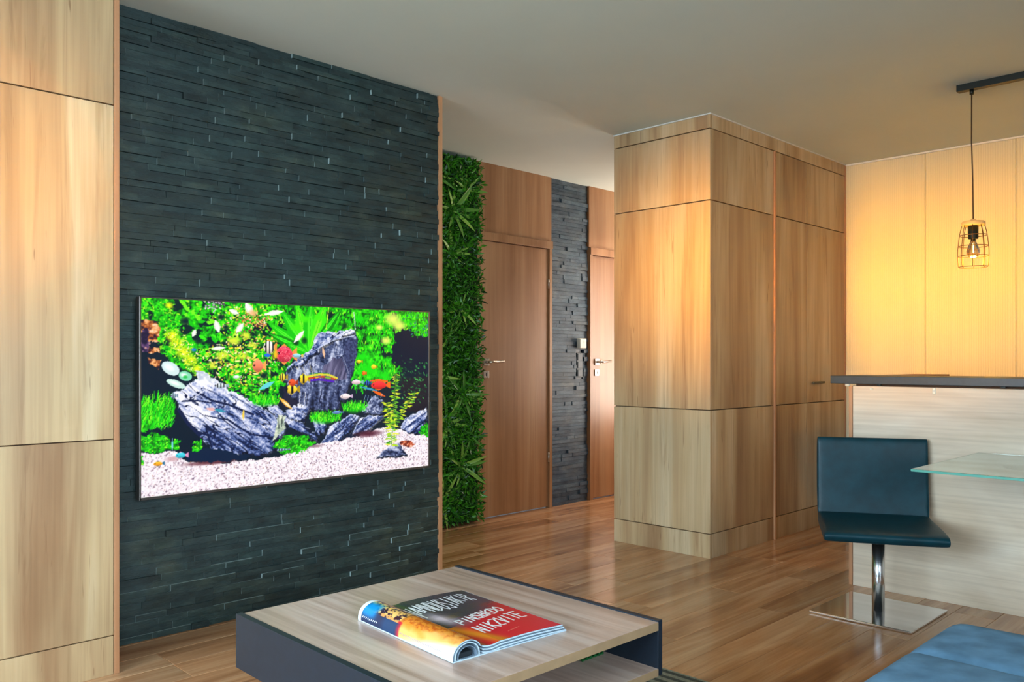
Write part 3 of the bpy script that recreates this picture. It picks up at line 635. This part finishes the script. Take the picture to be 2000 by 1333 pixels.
    for x0, x1, y0, nn in ((800, 960, 718, 150), (1150, 1330, 822, 220), (1340, 1490, 758, 120)):
        glow((x0 + x1) / 2, y0 - 25, (x1 - x0) * .5, 40, (20, 200, 10))
        for _ in range(nn):
            x = rs.uniform(x0, x1); y = y0 - rs.uniform(-4, 30); c.leaf((x, y), (x + rs.uniform(-16, 20), y - rs.uniform(20, 60)), 1.6, gl[rs.randint(5)])
    for bx, tx, y0, y1 in ((1640, 1665, 965, 520), (1660, 1780, 830, 640), (1640, 1610, 860, 700)):
        n_ = int((y0 - y1) / 5.5); c.stroke([(bx, y0), (tx, y1)], 1.6, (90, 150, 30))
        for k in range(n_):
            f = k / n_; x = bx + (tx - bx) * f; y = y0 + (y1 - y0) * f; sgn = -1 if k % 2 else 1
            c.leaf((x, y), (x + sgn * rs.uniform(18, 58) * (1 - .35 * f), y - rs.uniform(-14, 12)), 3.4, [(170, 220, 30), (236, 240, 70), (110, 190, 40), (50, 140, 40), (206, 226, 40)][rs.randint(5)])
    c.fill(mask([(1690, 940), (1740, 932), (1785, 955), (1750, 975), (1700, 962)], 4), [(.3, (90, 30, 30)), (.6, (206, 90, 50)), (.8, (250, 220, 200))], n2)
    for x, y, rx, ry, col, a in ((312, 497, 58, 36, (214, 236, 236), .55), (400, 543, 40, 28, (130, 222, 176), .3), (345, 590, 60, 21, (200, 234, 222), .4)):
        c.ell((x, y), rx, ry, col, a); c.ell((x - 8, y - 5), rx * .7, ry * .6, (250, 254, 252), a, soft=True)
    c.ell((400, 548), 18, 13, (20, 190, 60), soft=True)
    # fish
    def fish(x, y, rx, ry, col, col2=None, stripes=0, face=-1, ang=0.0):
        p = c.m([(x, y), (x + rx, y), (x, y + ry)]); a = abs(p[1, 0] - p[0, 0]); b = abs(p[2, 1] - p[0, 1]); ca, sa = math.cos(ang), math.sin(ang)
        X, Y = (c.X - p[0, 0]), (c.Y - p[0, 1]); U = (X * ca + Y * sa) / a; V_ = (-X * sa + Y * ca) / b
        fin = (np.abs(U) < .55) & (np.abs(V_) < 1.35 - np.abs(U)) ; tail = (U * -face > .75) & (U * -face < 1.55) & (np.abs(V_) < (U * -face - .62) * 1.0)
        c2 = col2 or tuple(int(q * .7) for q in col); c.fill(fin | tail, c2); body = U * U + V_ * V_ < 1; c.fill(body, [(-1, tuple(min(255, int(q * 1.15) + 18) for q in col)), (.2, col), (1, tuple(int(q * .72) for q in col))], V_)
        if stripes: c.fill(body & (np.sin(U * stripes * 3.1 + .6) > .45), (14, 14, 26))
        c.fill(((U - face * .66) / .16) ** 2 * (a / max(b, 1e-3)) ** 2 + ((V_ + .1) / .16) ** 2 < 1, (8, 8, 12))
    fish(898, 370, 32, 38, (246, 232, 214), (240, 150, 60), 3); c.ell((890, 418), 20, 10, (40, 110, 226)); fish(990, 412, 50, 48, (230, 56, 84), (250, 150, 70), 0, -1); c.leaves(mask([(950, 370), (1035, 370), (1035, 455), (950, 455)], 4), 150, 2.2, 1.1, [(255, 170, 180), (190, 10, 50), (255, 110, 120)], rs)
    glow(938, 412, 18, 34, (252, 196, 30)); fish(833, 482, 32, 36, (240, 126, 92), (250, 170, 80)); fish(980, 550, 22, 22, (250, 214, 60), None, 3); fish(1105, 560, 28, 26, (252, 206, 40), None, 2); fish(1035, 622, 34, 26, (252, 210, 50), None, 2); fish(1040, 582, 22, 20, (230, 76, 36))
    for p, wd, col in (([(1130, 546), (1200, 532), (1260, 536), (1310, 556)], 4.5, (226, 214, 60)), ([(1140, 556), (1220, 546), (1300, 562)], 3.2, (206, 60, 30)), ([(1150, 570), (1200, 564), (1290, 576)], 3.6, (84, 24, 190)), ([(1150, 530), (1210, 524), (1260, 528)], 1.6, (30, 140, 60)), ([(1180, 552), (1200, 549)], 2.6, (250, 160, 30)), ([(1240, 550), (1270, 556)], 2.6, (120, 200, 40))): c.stroke(p, wd, col)
    fish(1560, 598, 46, 24, (236, 40, 44), (255, 110, 20)); c.stroke([(1510, 574), (1560, 566), (1612, 576)], 4, (255, 96, 16)); c.leaf((1520, 630), (1605, 668), 7, (250, 104, 16)); c.leaf((1440, 605), (1560, 634), 5, (50, 150, 190)); fish(1425, 580, 28, 14, (236, 200, 206), (120, 190, 170)); fish(1490, 585, 17, 14, (40, 90, 190), None, 3); fish(1470, 525, 11, 13, (255, 110, 20), (230, 60, 20)); fish(1528, 487, 15, 13, (252, 206, 30)); fish(1360, 665, 30, 15, (246, 224, 224), (200, 170, 200)); fish(1440, 455, 14, 10, (246, 214, 40))
    for k in range(12): c.stroke([(1470 + k * 11, 700 - k * 5 + 8 * (k % 2)), (1482 + k * 9, 655 + k * 2)], 1.0, (16, 40, 110) if k % 2 else (150, 180, 226))
    c.leaf((840, 625), (935, 575), 10, (100, 214, 222)); fish(610, 600, 34, 14, (206, 222, 228), (150, 180, 190), 4); fish(330, 660, 18, 15, (170, 200, 226), None, 4); c.leaf((750, 740), (748, 810), 5, (248, 210, 80)); c.leaf((520, 738), (600, 748), 6, (240, 180, 176)); c.leaf((570, 742), (645, 758), 6, (50, 150, 176))
    c.fill(mask([(955, 780), (1000, 785), (995, 860), (930, 935), (945, 860)], 4), [(.3, (150, 170, 150)), (.7, (232, 238, 214))], n2); c.stroke([(960, 785), (962, 860)], 1.4, (20, 30, 40)); c.stroke([(982, 785), (980, 850)], 1.4, (20, 30, 40))
    fish(375, 1020, 30, 17, (60, 196, 216), (226, 150, 190), 0, -1); fish(240, 1070, 26, 13, (250, 166, 30), (40, 110, 150), 0, -1); c.leaf((325, 995), (325, 915), 3, (120, 206, 226)); c.leaf((960, 670), (1045, 745), 8, (248, 186, 70)); c.leaf((985, 695), (1040, 735), 4, (255, 236, 190)); fish(1310, 762, 28, 8, (100, 136, 196)); c.leaf((1220, 365), (1234, 440), 6, (236, 190, 156)); fish(980, 987, 34, 7, (140, 170, 200), None, 4)
    for k, x in enumerate((1075, 1090, 1105, 1120, 1135)): c.stroke([(x, 640), (x - 8, 725)], 1.3, (226, 226, 236) if k % 2 else (20, 20, 40))
    for k in range(9): c.stroke([(1030 + k * 14, 470 + rs.uniform(-20, 20)), (1050 + k * 14, 520 + rs.uniform(-20, 20))], 1.0, [(200, 206, 226), (40, 40, 60), (226, 214, 170)][k % 3])
    fish(1065, 420, 26, 12, (150, 206, 226), (230, 190, 100)); fish(705, 548, 20, 9, (236, 246, 246)); glow(450, 385, 22, 14, (40, 126, 226))
    a = c.a; bl = (np.roll(a, 1, 0) + np.roll(a, -1, 0) + np.roll(a, 1, 1) + np.roll(a, -1, 1)) / 4; c.a = np.clip(a * .62 + bl * .38, 0, 1)
    return c
TX0, TX1, TZ0, TZ1, TYF = 1.345, 2.838, .598, 1.412, 3.462
e = tag(empty('television', ((TX0 + TX1) / 2, TYF + .03, TZ0)), 'large flat television on the slate wall showing a planted aquarium with fish', 'television'); o = e.location
box('housing', TX0, TX1, TYF, TYF + .028, TZ0, TZ1, BLACKP, e, .002, off=o)
fr = plain('tv_frame_metal', srgb(120, 112, 108), .3, .8)
for nm, a in (('bezel', (TX0 - .002, TX1 + .002, TZ1 - .002, TZ1 + .003)), ('bezel', (TX0 - .002, TX1 + .002, TZ0 - .005, TZ0 + .005)), ('bezel', (TX0 - .005, TX0 + .003, TZ0 - .005, TZ1 + .003)), ('bezel', (TX1 - .003, TX1 + .005, TZ0 - .005, TZ1 + .003))):
    box(nm, a[0], a[1], TYF - .006, TYF + .028, a[2], a[3], fr, e, .001, off=o)
box('wall_mount', 1.85, 2.35, TYF + .028, TVY - .006, .85, 1.2, BLACKM, e, off=o)
cv = aquarium()
def tvpos(u, v): return np.stack([TX0 + .003 + u * (TX1 - TX0 - .006) - o.x, np.full_like(u, TYF - .0015 - o.y), TZ1 - .002 - v * (TZ1 - TZ0 - .007) - o.z], -1)
sheet('screen', cv, tvpos, SCREEN, e)

# ------------------------------------------------------------------ coffee table
TH = -.0197; zt = .496; wid, dep_ = .761, .801
Lc = Vector((1.0487, 2.0675)); ux = Vector((math.cos(TH), math.sin(TH))); uy = Vector((-math.sin(TH), math.cos(TH)))
ctr = Lc + ux * wid / 2 - uy * dep_ / 2
e = tag(empty('coffee_table', (ctr.x, ctr.y, 0), TH), 'low square coffee table with ash top and charcoal side boards', 'coffee table')
hx_, hs = wid / 2, dep_ / 2; pt = .018; zb = zt - .140
EDGE = plain('brown_edge_band', srgb(172, 136, 100), .5, noise=.1, nscale=20)
tp = box('table_top', -hx_ + pt, hx_ - pt, -hs, hs, zt - .024, zt - .003, TABW, e, .001)
box('side_board', -hx_, -hx_ + pt, -hs, hs, zb, zt, BLACKP, e, .001); box('side_board', hx_ - pt, hx_, -hs, hs, zb, zt, BLACKP, e, .001)
sh = box('shelf', -hx_ + pt, hx_ - pt, -hs, hs, zb, zb + .019, TABW, e, .001)
for q, z0_, z1_ in ((tp, zt - .0245, zt - .0035), (sh, zb, zb + .0185)): box('edge_band', -hx_ + pt, hx_ - pt, -hs - .001, -hs + .0005, z0_, z1_, EDGE, q, off=q.location)
box('pedestal', -.22, .22, -.22, .22, .02, zb, BLACKP, e, .004); box('foot_plate', -.3, .3, -.3, .3, .011, .024, BLACKM, e, .003)
def tbl(x, y, z=0): p = ctr + ux * x + uy * y; return (p.x, p.y, z)
e = tag(empty('wire_basket', tbl(.305, -.185, zb + .0195), TH), 'small dark green wire basket on the lower shelf of the coffee table', 'basket')
for k in range(6):
    for y_ in (-.05, .05): box('wire', -.045 + k * .016, -.042 + k * .016, y_ - .002, y_ + .002, 0, .05, GREENBOX, e)
for z_ in (.001, .024, .048):
    for y_ in (-.05, .05): box('wire', -.046, .04, y_ - .002, y_ + .002, z_, z_ + .003, GREENBOX, e)
    for x_ in (-.045, .038): box('wire', x_, x_ + .003, -.05, .05, z_, z_ + .003, GREENBOX, e)
box('basket_bottom', -.044, .039, -.049, .049, .0005, .003, GREENBOX, e)

# ------------------------------------------------------------------ magazine
def cover():
    c = Canvas(420, 420, (64, 60, 66)); rs = np.random.RandomState(3); n = c.noise(50, 40, 4); f = c.noise(9, 9, 5)
    S, T = c.X / (c.W - 1), c.Y / (c.H - 1)
    def lay(mask, col): k = np.clip(mask, 0, 1)[..., None]; c.a = c.a * (1 - k) + np.array(col) / 255. * k
    lay((S - .55) * 3, (78, 66, 80))
    lay((T + .62 * (S - .5) - .60 + .16 * (n - .5)) * 7, (206, 30, 44)); lay((T + .6 * S - 1.05) * 2, (226, 26, 48))
    k = np.exp(-(((S - .50) / .075) ** 2 + ((T - .44 - (S - .5) * 1.2) / .13) ** 2)); lay(k * (.5 + n), (206, 186, 192))
    lay((.46 - S) * 14 * (T > .5) + (n - .5), (120, 92, 30)); lay(np.exp(-((S - .49 - .3 * (T - .8)) / .05) ** 2) * (T > .62), (220, 130, 30))
    # rolled part
    roll = np.clip((.385 - S) * 40, 0, 1); RT = np.clip((T - .42) * 30, 0, 1)
    lay(roll * (1 - RT), (34, 46, 78)); m = roll * (1 - RT) * (f > .46) * (S > .10); lay(m, (214, 150, 84)); lay(roll * (1 - RT) * (f > .56) * (S > .13), (250, 196, 112)); lay(roll * (1 - RT) * (f < .38) * (S > .1), (66, 34, 40))
    lay(np.exp(-(((S - .13) / .09) ** 4 + ((T - .10) / .085) ** 4)), (14, 140, 206)); lay((T < .035) * (S < .36), (238, 242, 246))
    lay(roll * RT, (232, 136, 40)); lay(roll * RT * np.clip((f - .48) * 5, 0, .8) * (S > .12), (196, 84, 24)); lay(roll * RT * np.clip((.20 - S) * 8 + (n - .5) * 2.4, 0, 1), (246, 176, 96)); lay(roll * RT * np.clip((.02 - S + .24 * np.clip(T - .5, 0, 1)) * 14, 0, 1), (248, 232, 228))
    lay(roll * RT * np.clip((S - .30) * 22 + (n - .5) * 2, 0, 1), (110, 78, 24)); lay(roll * np.clip((T - .7) * 5, 0, 1) * np.clip((S - .29) * 24, 0, 1), (26, 48, 34)); lay(np.exp(-((T - .44) / .022) ** 4) * (S < .12), (206, 30, 50))
    lay(np.clip((T - .25) * 20, 0, 1) * np.clip((.46 - T) * 20, 0, 1) * (S < .10), (30, 62, 100))
    Wt = (246, 246, 248)
    # masthead: tall narrow strokes
    gl = {'N': [[(0, 1), (0, 0), (1, 1), (1, 0)]], 'A': [[(0, 1), (.5, 0), (1, 1)], [(.2, .65), (.8, .65)]], 'M': [[(0, 1), (0, 0), (.5, .6), (1, 0), (1, 1)]], 'R': [[(0, 1), (0, 0), (.9, .1), (.9, .4), (0, .5), (1, 1)]],
          'D': [[(0, 0), (.8, .15), (1, .5), (.8, .85), (0, 1), (0, 0)]], 'U': [[(0, 0), (0, .85), (.5, 1), (1, .85), (1, 0)]], 'S': [[(1, .1), (.2, 0), (0, .3), (1, .65), (.8, 1), (0, .9)]], 'L': [[(0, 0), (0, 1), (1, 1)]], 'I': [[(.5, 0), (.5, 1)]],
          'P': [[(0, 1), (0, 0), (.9, .05), (1, .4), (0, .55)]], 'B': [[(0, 0), (0, 1), (.9, .95), (.9, .55), (0, .5), (.8, .4), (.8, .05), (0, 0)]], 'K': [[(0, 0), (0, 1)], [(1, 0), (0, .5), (1, 1)]], 'O': [[(.5, 0), (0, .3), (0, .75), (.5, 1), (1, .75), (1, .3), (.5, 0)]],
          'E': [[(1, 0), (0, 0), (0, 1), (1, 1)], [(0, .5), (.8, .5)]], 'Z': [[(0, 0), (1, 0), (0, 1), (1, 1)]], 'V': [[(0, 0), (.5, 1), (1, 0)]], 'T': [[(0, 0), (1, 0)], [(.5, 0), (.5, 1)]], 'H': [[(0, 0), (0, 1)], [(1, 0), (1, 1)], [(0, .5), (1, .5)]], 'J': [[(1, 0), (1, .8), (.5, 1), (0, .8)]]}
    def text(s, s0, t0, w_, h_, gap, wd, drop=0.0, jit=None):
        for i, ch in enumerate(s):
            hh = h_ * (jit[i % len(jit)] if jit else 1)
            for st in gl.get(ch, []): c.stroke([(s0 + i * (w_ + gap) + x * w_, t0 + drop * i + y * hh) for x, y in st], wd, Wt)
    text('NAMNDUSIAKIR', .435, .120, .030, .185, .0125, 4.0, -.0045, (1.35, .9, .9, 1.1, 1.2, 1.25, 1.3, 1.15, 1.05, .9, .85, 1.0))
    text('PINSBKDO', .535, .545, .036, .10, .014, 5.2, -.012)
    text('NIKZVITE', .545, .710, .038, .125, .014, 5.4, -.014)
    for k in range(9): c.stroke([(.66 + k * .012, .905 - k * .003), (.667 + k * .012, .905 - k * .003)], 2.0, (240, 150, 130))
    for k in range(26): c.stroke([(.022, .48 + k * .016), (.034, .48 + k * .016 + .008)], 2.2, (150, 140, 150))
    for k in range(9): c.stroke([(.024, .05 + k * .02), (.036, .05 + k * .02 + .009)], 2.2, (220, 230, 240))
    return c
MW, MH = .330, .405
mrot = R(-4.5); mo = Vector((1.214, 1.397)); mu_ = Vector((math.cos(mrot), math.sin(mrot)))
e = tag(empty('magazine', (mo.x, mo.y, zt - .003), mrot), 'glossy red and black magazine folded over on the coffee table', 'magazine')
RW, RH = .082, .040
def prof(s):
    """cover profile: s 0..1 from the lower left of the roll to the right edge -> x, z"""
    s = np.asarray(s, float); k = .385; a = np.clip(s / k, 0, 1)
    th = np.pi * (1 - a * .86); xr = RW / 2 + (RW / 2) * np.cos(th); zr = .004 + RH * np.sin(th) ** .8
    th1 = np.pi * (1 - .86); x1, z1 = RW / 2 + RW / 2 * math.cos(th1), .004 + RH * math.sin(th1) ** .8
    b = np.clip((s - k) / (1 - k), 0, 1); xf = x1 + b * (MW - x1)
    zf = z1 - .004 * np.sin(np.pi * np.clip(b / .22, 0, 1)) * (b < .22) + (.019 - z1) * np.clip(b / .3, 0, 1) ** .7 * 1.0 + .004 * np.sin(np.pi * b)
    zf = np.maximum(zf, .012)
    return np.where(s <= k, xr, xf), np.where(s <= k, zr, zf)
def magpos(u, v):
    x, z = prof(u); return np.stack([x + .006 * 0 * v, (1 - v) * MH, z], -1)
sheet('cover', cover(), magpos, COVER, e)
def pages(name, ss, dz, x_add, mat, th=.0016):
    """a thin leaf sheet following the profile, dz below it"""
    x, z = prof(ss); bm = bmesh.new(); rows_ = []
    for yq in (0.0005, MH - .0005):
        for off in (0, th):
            rows_.append([bm.verts.new((xx + x_add * i / len(x), yq, max(zz - dz - off, .0004 + (.0004 if off == 0 else 0)))) for i, (xx, zz) in enumerate(zip(x, z))])
    a, b, c_, d = rows_
    for i in range(len(x) - 1):
        for p, q in ((a, c_), (d, b), (b, a), (c_, d)): bm.faces.new((p[i], p[i + 1], q[i + 1], q[i]))
    bm.faces.new((a[-1], b[-1], d[-1], c_[-1])); bm.faces.new((a[0], c_[0], d[0], b[0]))
    return link(name, bm_mesh(name, bm), mat, e)
PAGES2 = plain('page_edges_grey', srgb(120, 138, 156), .7)
for k in range(5): pages('page_block', np.linspace(.40, 1, 24), .0008 + k * .0034, .003 + .003 * k, PAGES if k % 2 == 0 else PAGES2, .0030 if k % 2 == 0 else .0005)
pages('page_block', np.linspace(0.0, .385, 24), .0008, 0, PAGES, .0022)
def roll_in(name, r_, mat, th):
    pts = []; bm = bmesh.new(); n_ = 22
    for i in range(n_ + 1):
        th_ = math.pi * (1 - i / n_); pts.append((RW * .5 + RW * .5 * r_ * math.cos(th_), .003 + RH * r_ * math.sin(th_) ** .8))
    pts.append((RW * .5 - RW * .5 * r_ * .7, .0025))
    A = [[bm.verts.new((x + (RW * .5 - x) * q * th / (RW * .5 * r_), yq, z * (1 - q * th / (RH * r_)) + .0015 * q)) for x, z in pts] for yq in (.001, MH - .001) for q in (0, 1)]
    a, b, c_, d = A
    for i in range(len(pts) - 1):
        for p, q in ((a, c_), (d, b), (b, a), (c_, d)): bm.faces.new((p[i], p[i + 1], q[i + 1], q[i]))
    return link(name, bm_mesh(name, bm), mat, e)
roll_in('inner_roll', .86, PAGES, .003); roll_in('inner_roll', .66, PAGES2, .002)
box('roll_shade_block', RW * .26, RW * .74, .006, MH - .006, .0028, .016, plain('roll_shade', srgb(18, 26, 34), .8), e, .004)  # dark block that paints the shade in the hollow of the roll
box('back_pages', .002, MW + .016, .0005, MH - .0005, .0002, .0026, PAGES, e)

# ------------------------------------------------------------------ rug
b = Boxes(); e = tag(box('rug', .55, 2.63, .83, 2.35, .0005, .010, RUG, bevel=.004), 'grey and dark striped woven rug under the coffee table', 'rug')

# ------------------------------------------------------------------ swivel chair
pc = Vector((3.928, 1.552)); fa = R(208)
e = tag(empty('swivel_chair', (pc.x, pc.y, 0)), 'black leather swivel chair on a square chrome base beside the glass table', 'chair')
bp = box('base_plate', -.225, .225, -.225, .225, .001, .012, CHROME, e, .003)
cyl('pole', (0, 0, .012), (0, 0, .315), .0275, plain('pole_chrome', srgb(220, 220, 224), .24, 1.0), e, seg=32); cyl('pole_collar', (0, 0, .315), (0, 0, .322), .0285, BLACKM, e, seg=32); cyl('piston', (0, 0, .322), (0, 0, .375), .016, CHROME, e, seg=24)
sw = .505
def cushion(name, prof_, mat):
    """prof_: list of (forward, up, half thickness); swept across the chair's width with rounded ends"""
    bm = bmesh.new(); n_ = len(prof_); rings = []
    T = []
    for i in range(n_):
        a = Vector(prof_[max(i - 1, 0)][:2]); b = Vector(prof_[min(i + 1, n_ - 1)][:2]); t = (b - a).normalized(); T.append(Vector((-t.y, t.x)))
    ws = [(-sw / 2, .55), (-sw / 2 + .006, .86), (-sw / 2 + .022, 1.0), (-.12, 1.03), (0, 1.04), (.12, 1.03), (sw / 2 - .022, 1.0), (sw / 2 - .006, .86), (sw / 2, .55)]
    for wx, k in ws:
        top = [Vector(p[:2]) + T[i] * p[2] * k for i, p in enumerate(prof_)]; bot = [Vector(p[:2]) - T[i] * p[2] * k for i, p in enumerate(prof_)]
        rings.append([bm.verts.new((q.x, wx, q.y)) for q in top + bot[::-1]])
    m_ = len(rings[0])
    for A, B in zip(rings, rings[1:]):
        for i in range(m_): bm.faces.new((A[i], A[(i + 1) % m_], B[(i + 1) % m_], B[i]))
    bm.faces.new(rings[0][::-1]); bm.faces.new(rings[-1]); bmesh.ops.recalc_face_normals(bm, faces=bm.faces)
    o_ = link(name, bm_mesh(name, bm, True), mat, e, rot=(0, 0, fa)); s_ = o_.modifiers.new('sub', 'SUBSURF'); s_.levels = 2; s_.render_levels = 2; return o_
zs = .392
cushion('seat', [(.283, zs - .010, .012), (.276, zs - .004, .021), (.255, zs, .026), (.10, zs, .028), (-.10, zs - .004, .028), (-.215, zs - .002, .027), (-.245, zs + .004, .020)], LEATHER)
cushion('backrest', [(-.232, zs + .004, .018), (-.248, zs + .03, .024), (-.262, zs + .10, .025), (-.272, zs + .22, .024), (-.280, zs + .350, .022), (-.282, zs + .376, .017), (-.283, zs + .386, .010)], LEATHER)
pl = box('seat_plate', -.09, .09, -.09, .09, .352, .368, BLACKM, e, .002)

# ------------------------------------------------------------------ glass table
gz = .728
e = tag(empty('glass_table', (3.9, .8, 0)), 'green-tinted glass table top fixed to the bar beside the swivel chair', 'table'); o = e.location
box('glass_top', 3.478, BX - .001, .2, 1.246, gz - .010, gz, GLASS, e, .0015, off=o)
box('glass_edge', 3.4765, 3.4785, .2, 1.246, gz - .0095, gz - .0005, GLEDGE, e, off=o); box('glass_edge', 3.478, BX - .002, 1.2455, 1.2475, gz - .0095, gz - .0005, GLEDGE, e, off=o)
cyl('mount_disc', (0, .09, gz - .016), (0, .09, gz - .0105), .14, STEEL, e, seg=40); cyl('leg', (0, .0, .012), (0, .0, gz - .016), .03, CHROME, e, seg=28); cyl('foot_disc', (0, 0, .0), (0, 0, .012), .2, CHROME, e, seg=40)

# ------------------------------------------------------------------ pendant lamp
LX, LY = 4.80, 1.417
e = tag(empty('pendant_lamp', (LX, LY, 1.64)), 'wire cage pendant lamp with wooden cap hanging from a dark ceiling rail', 'lamp'); o = e.location
box('ceiling_rail', LX - .022, LX + .022, .1, LY + .068, CEIL - .034, CEIL, BLACKM, e, .001, off=o)
cyl('cord_grip', (0, 0, CEIL - .058 - o.z), (0, 0, CEIL - .034 - o.z), .010, BLACKM, e)
tube('cord', [(0, 0, CEIL - .05 - o.z), (-.003, .0, 2.3 - o.z), (.003, -.004, 2.1 - o.z), (.004, -.006, 1.885 - o.z)], .0034, CORD, e, seg=8)
C = (.004, -.006)
lathe('lamp_cap', [(.012, .252), (.014, .242), (.050, .241), (.056, .236), (.056, .222), (.050, .218)], CAPW, e, (C[0], C[1], 0))
lathe('socket', [(.022, .150), (.024, .154), (.024, .216), (.016, .22)], BLACKM, e, (C[0], C[1], 0))
bl = lathe('bulb', [(.011, .150), (.014, .135), (.024, .112), (.032, .088), (.031, .070), (.020, .056), (.004, .051)], BULB, e, (C[0], C[1], 0))
tube('filament', [(-.008, 0, .13), (-.009, 0, .075), (0, .004, .085), (.009, 0, .075), (.008, 0, .13)], .0012, FILAMENT, bl)
cg = [(.052, .220), (.060, .190), (.066, .150), (.071, .100), (.072, .060), (.069, .015), (.067, .004)]
for k in range(8):
    a = (k + .3) * math.pi / 4; tube('cage_wire', [(C[0] + r_ * math.cos(a), C[1] + r_ * math.sin(a), z_) for r_, z_ in cg], .0019, WIRE, e)
for r_, z_ in ((.0635, .168), (.0700, .112), (.0720, .060), (.0670, .004)):
    tube('cage_ring', [(C[0] + r_ * math.cos(k * math.pi / 16), C[1] + r_ * math.sin(k * math.pi / 16), z_) for k in range(32)], .0019, WIRE, e, closed=True)
lp = bpy.data.lights.new('bulb_light', 'POINT'); lp.energy = 13.0; lp.color = (1, .50, .03); lp.shadow_soft_size = .045
lo = bpy.data.objects.new('bulb_light', lp); COL.objects.link(lo); lo.parent = e; lo.location = (C[0], C[1], .035)

# ------------------------------------------------------------------ sofa
e = tag(empty('sofa', (1.6, .3, 0)), 'blue-grey upholstered sofa with soft rounded cushions in the near corner', 'sofa'); o = e.location
def soft(name, x0, x1, y0, y1, z0, z1, r_, mat, crown=.0):
    bm = bmesh.new(); bmesh.ops.create_cube(bm, size=1); bmesh.ops.scale(bm, vec=(x1 - x0, y1 - y0, z1 - z0), verts=bm.verts)
    bmesh.ops.bevel(bm, geom=bm.edges[:] + bm.verts[:], offset=r_, segments=6, affect='EDGES', profile=.5)
    bmesh.ops.subdivide_edges(bm, edges=[q for q in bm.edges if q.calc_length() > .12], cuts=7, use_grid_fill=True)
    for v in bm.verts:
        if v.co.z > 0: v.co.z += crown * max(0, 1 - (2 * v.co.x / (x1 - x0)) ** 2) * max(0, 1 - (2 * v.co.y / (y1 - y0)) ** 2)
    return link(name, bm_mesh(name, bm, True), mat, e, ((x0 + x1) / 2 - o.x, (y0 + y1) / 2 - o.y, (z0 + z1) / 2 - o.z))
soft('seat_cushion', 1.14, 2.125, -.12, .775, .24, .466, .045, FABRIC, .012); soft('seat_cushion', 2.13, 2.51, -.12, .80, .22, .450, .06, FABRIC, .008); soft('seat_cushion', .25, 1.135, -.12, .765, .24, .448, .06, FABRIC, .012)
box('base', .28, 2.46, -.1, .72, .06, .25, FABRIC, e, .02, off=o); soft('backrest', .25, 2.5, -.38, -.125, .2, .80, .07, FABRIC)
for x_ in (.35, 2.38):
    for y_ in (0, .62): cyl('leg', (x_ - o.x, y_ - o.y, 0), (x_ - o.x, y_ - o.y, .065), .02, BLACKM, e)

# ------------------------------------------------------------------ green plant wall
e = tag(empty('plant_wall', (3.7, YH - .03, 0)), 'vertical panel of dense green foliage between the slate wall and the door', 'plant wall'); o = e.location
GX0, GX1 = 3.05, 4.112
box('backing', GX0, GX1, YH - .05, YH - .001, .01, CEIL - .01, BACKG, e, off=o)
rs = np.random.RandomState(21)
def small_leaves(n, x0, x1, lmin, lmax, y0, y1):
    V = []; F = []
    for i in range(n):
        z = rs.uniform(.03, CEIL - .03); x = rs.uniform(x0, x1); y = YH - .045 - rs.uniform(y0, y1)
        d = Vector((rs.normal(0, .6), -abs(rs.normal(.5, .35)), rs.normal(.1, .6))).normalized(); L = rs.uniform(lmin, lmax); wd = L * rs.uniform(.22, .42)
        s_ = d.cross(Vector((rs.normal(), rs.normal(), rs.normal()))).normalized(); nn = d.cross(s_) * L * .12; p = Vector((x, y, z)) - o
        k = len(V); V += [p, p + d * L * .5 + s_ * wd * .5 + nn, p + d * L - nn, p + d * L * .5 - s_ * wd * .5 + nn, p + d * L * .5 - nn * .2]
        F += [(k, k + 1, k + 4), (k + 1, k + 2, k + 4), (k + 2, k + 3, k + 4), (k + 3, k, k + 4)]
    for v in V: v.z = min(max(v.z, .006), CEIL - .006); v.y = min(v.y, YH - .004 - o.y)
    return V, F
V, F = small_leaves(15000, 3.45, GX1 + .006, .025, .062, 0, .06); V2, F2 = small_leaves(3000, GX0, 3.45, .03, .07, 0, .06)
F += [tuple(i + len(V) for i in f) for f in F2]; V += V2
me = bpy.data.meshes.new('foliage'); me.from_pydata(V, [], F); tag(link('foliage', me, LEAFS, e), kind='stuff')
bm = bmesh.new(); NL = 6; rw = []
for i in range(NL + 1):
    f = i / NL; wd = .5 * math.sin(math.pi * min(1, .08 + f * .92)) ** .8 if i < NL else .02
    rw.append([bm.verts.new((f, wd * q * .13, -.28 * f * f + (.02 if q == 0 else 0) * -1)) for q in (-1, 0, 1)])
for A, B in zip(rw, rw[1:]):
    for q in (0, 1): bm.faces.new((A[q], A[q + 1], B[q + 1], B[q]))
blade = bm_mesh('leaf', bm, True)
for tx, tz, L, n_ in ((3.86, 2.20, .21, 15), (3.70, 2.42, .18, 9), (3.98, 2.36, .17, 9), (3.84, 1.90, .19, 12), (3.93, 1.52, .15, 9), (3.72, 1.05, .15, 9), (3.95, .92, .20, 13), (3.80, .72, .21, 14), (3.93, .42, .22, 15), (3.76, .20, .20, 10), (3.82, 1.32, .15, 8), (4.02, .62, .14, 8)):
    yb = YH - .075; t_ = lathe('leaf_tuft', [(.004, -.02), (.012, 0), (.008, .012)], LEAFL, e, (tx - o.x, yb - o.y, tz), 8); t_.rotation_euler = (R(90), 0, 0)
    for k in range(n_):
        a = 2 * math.pi * k / n_ + rs.uniform(-.2, .2); el = rs.uniform(.15, .75)
        d = Vector((math.cos(a) * math.cos(el), math.sin(a) * math.cos(el), math.sin(el)))
        q = link('leaf', blade, LEAFL, t_, (0, 0, 0)); ll = L * rs.uniform(.75, 1.1); q.scale = (ll, ll, ll)
        xax = d; yax = Vector((0, 0, 1)).cross(xax).normalized(); zax = xax.cross(yax)
        q.rotation_euler = Matrix((xax, yax, zax)).transposed().to_euler()
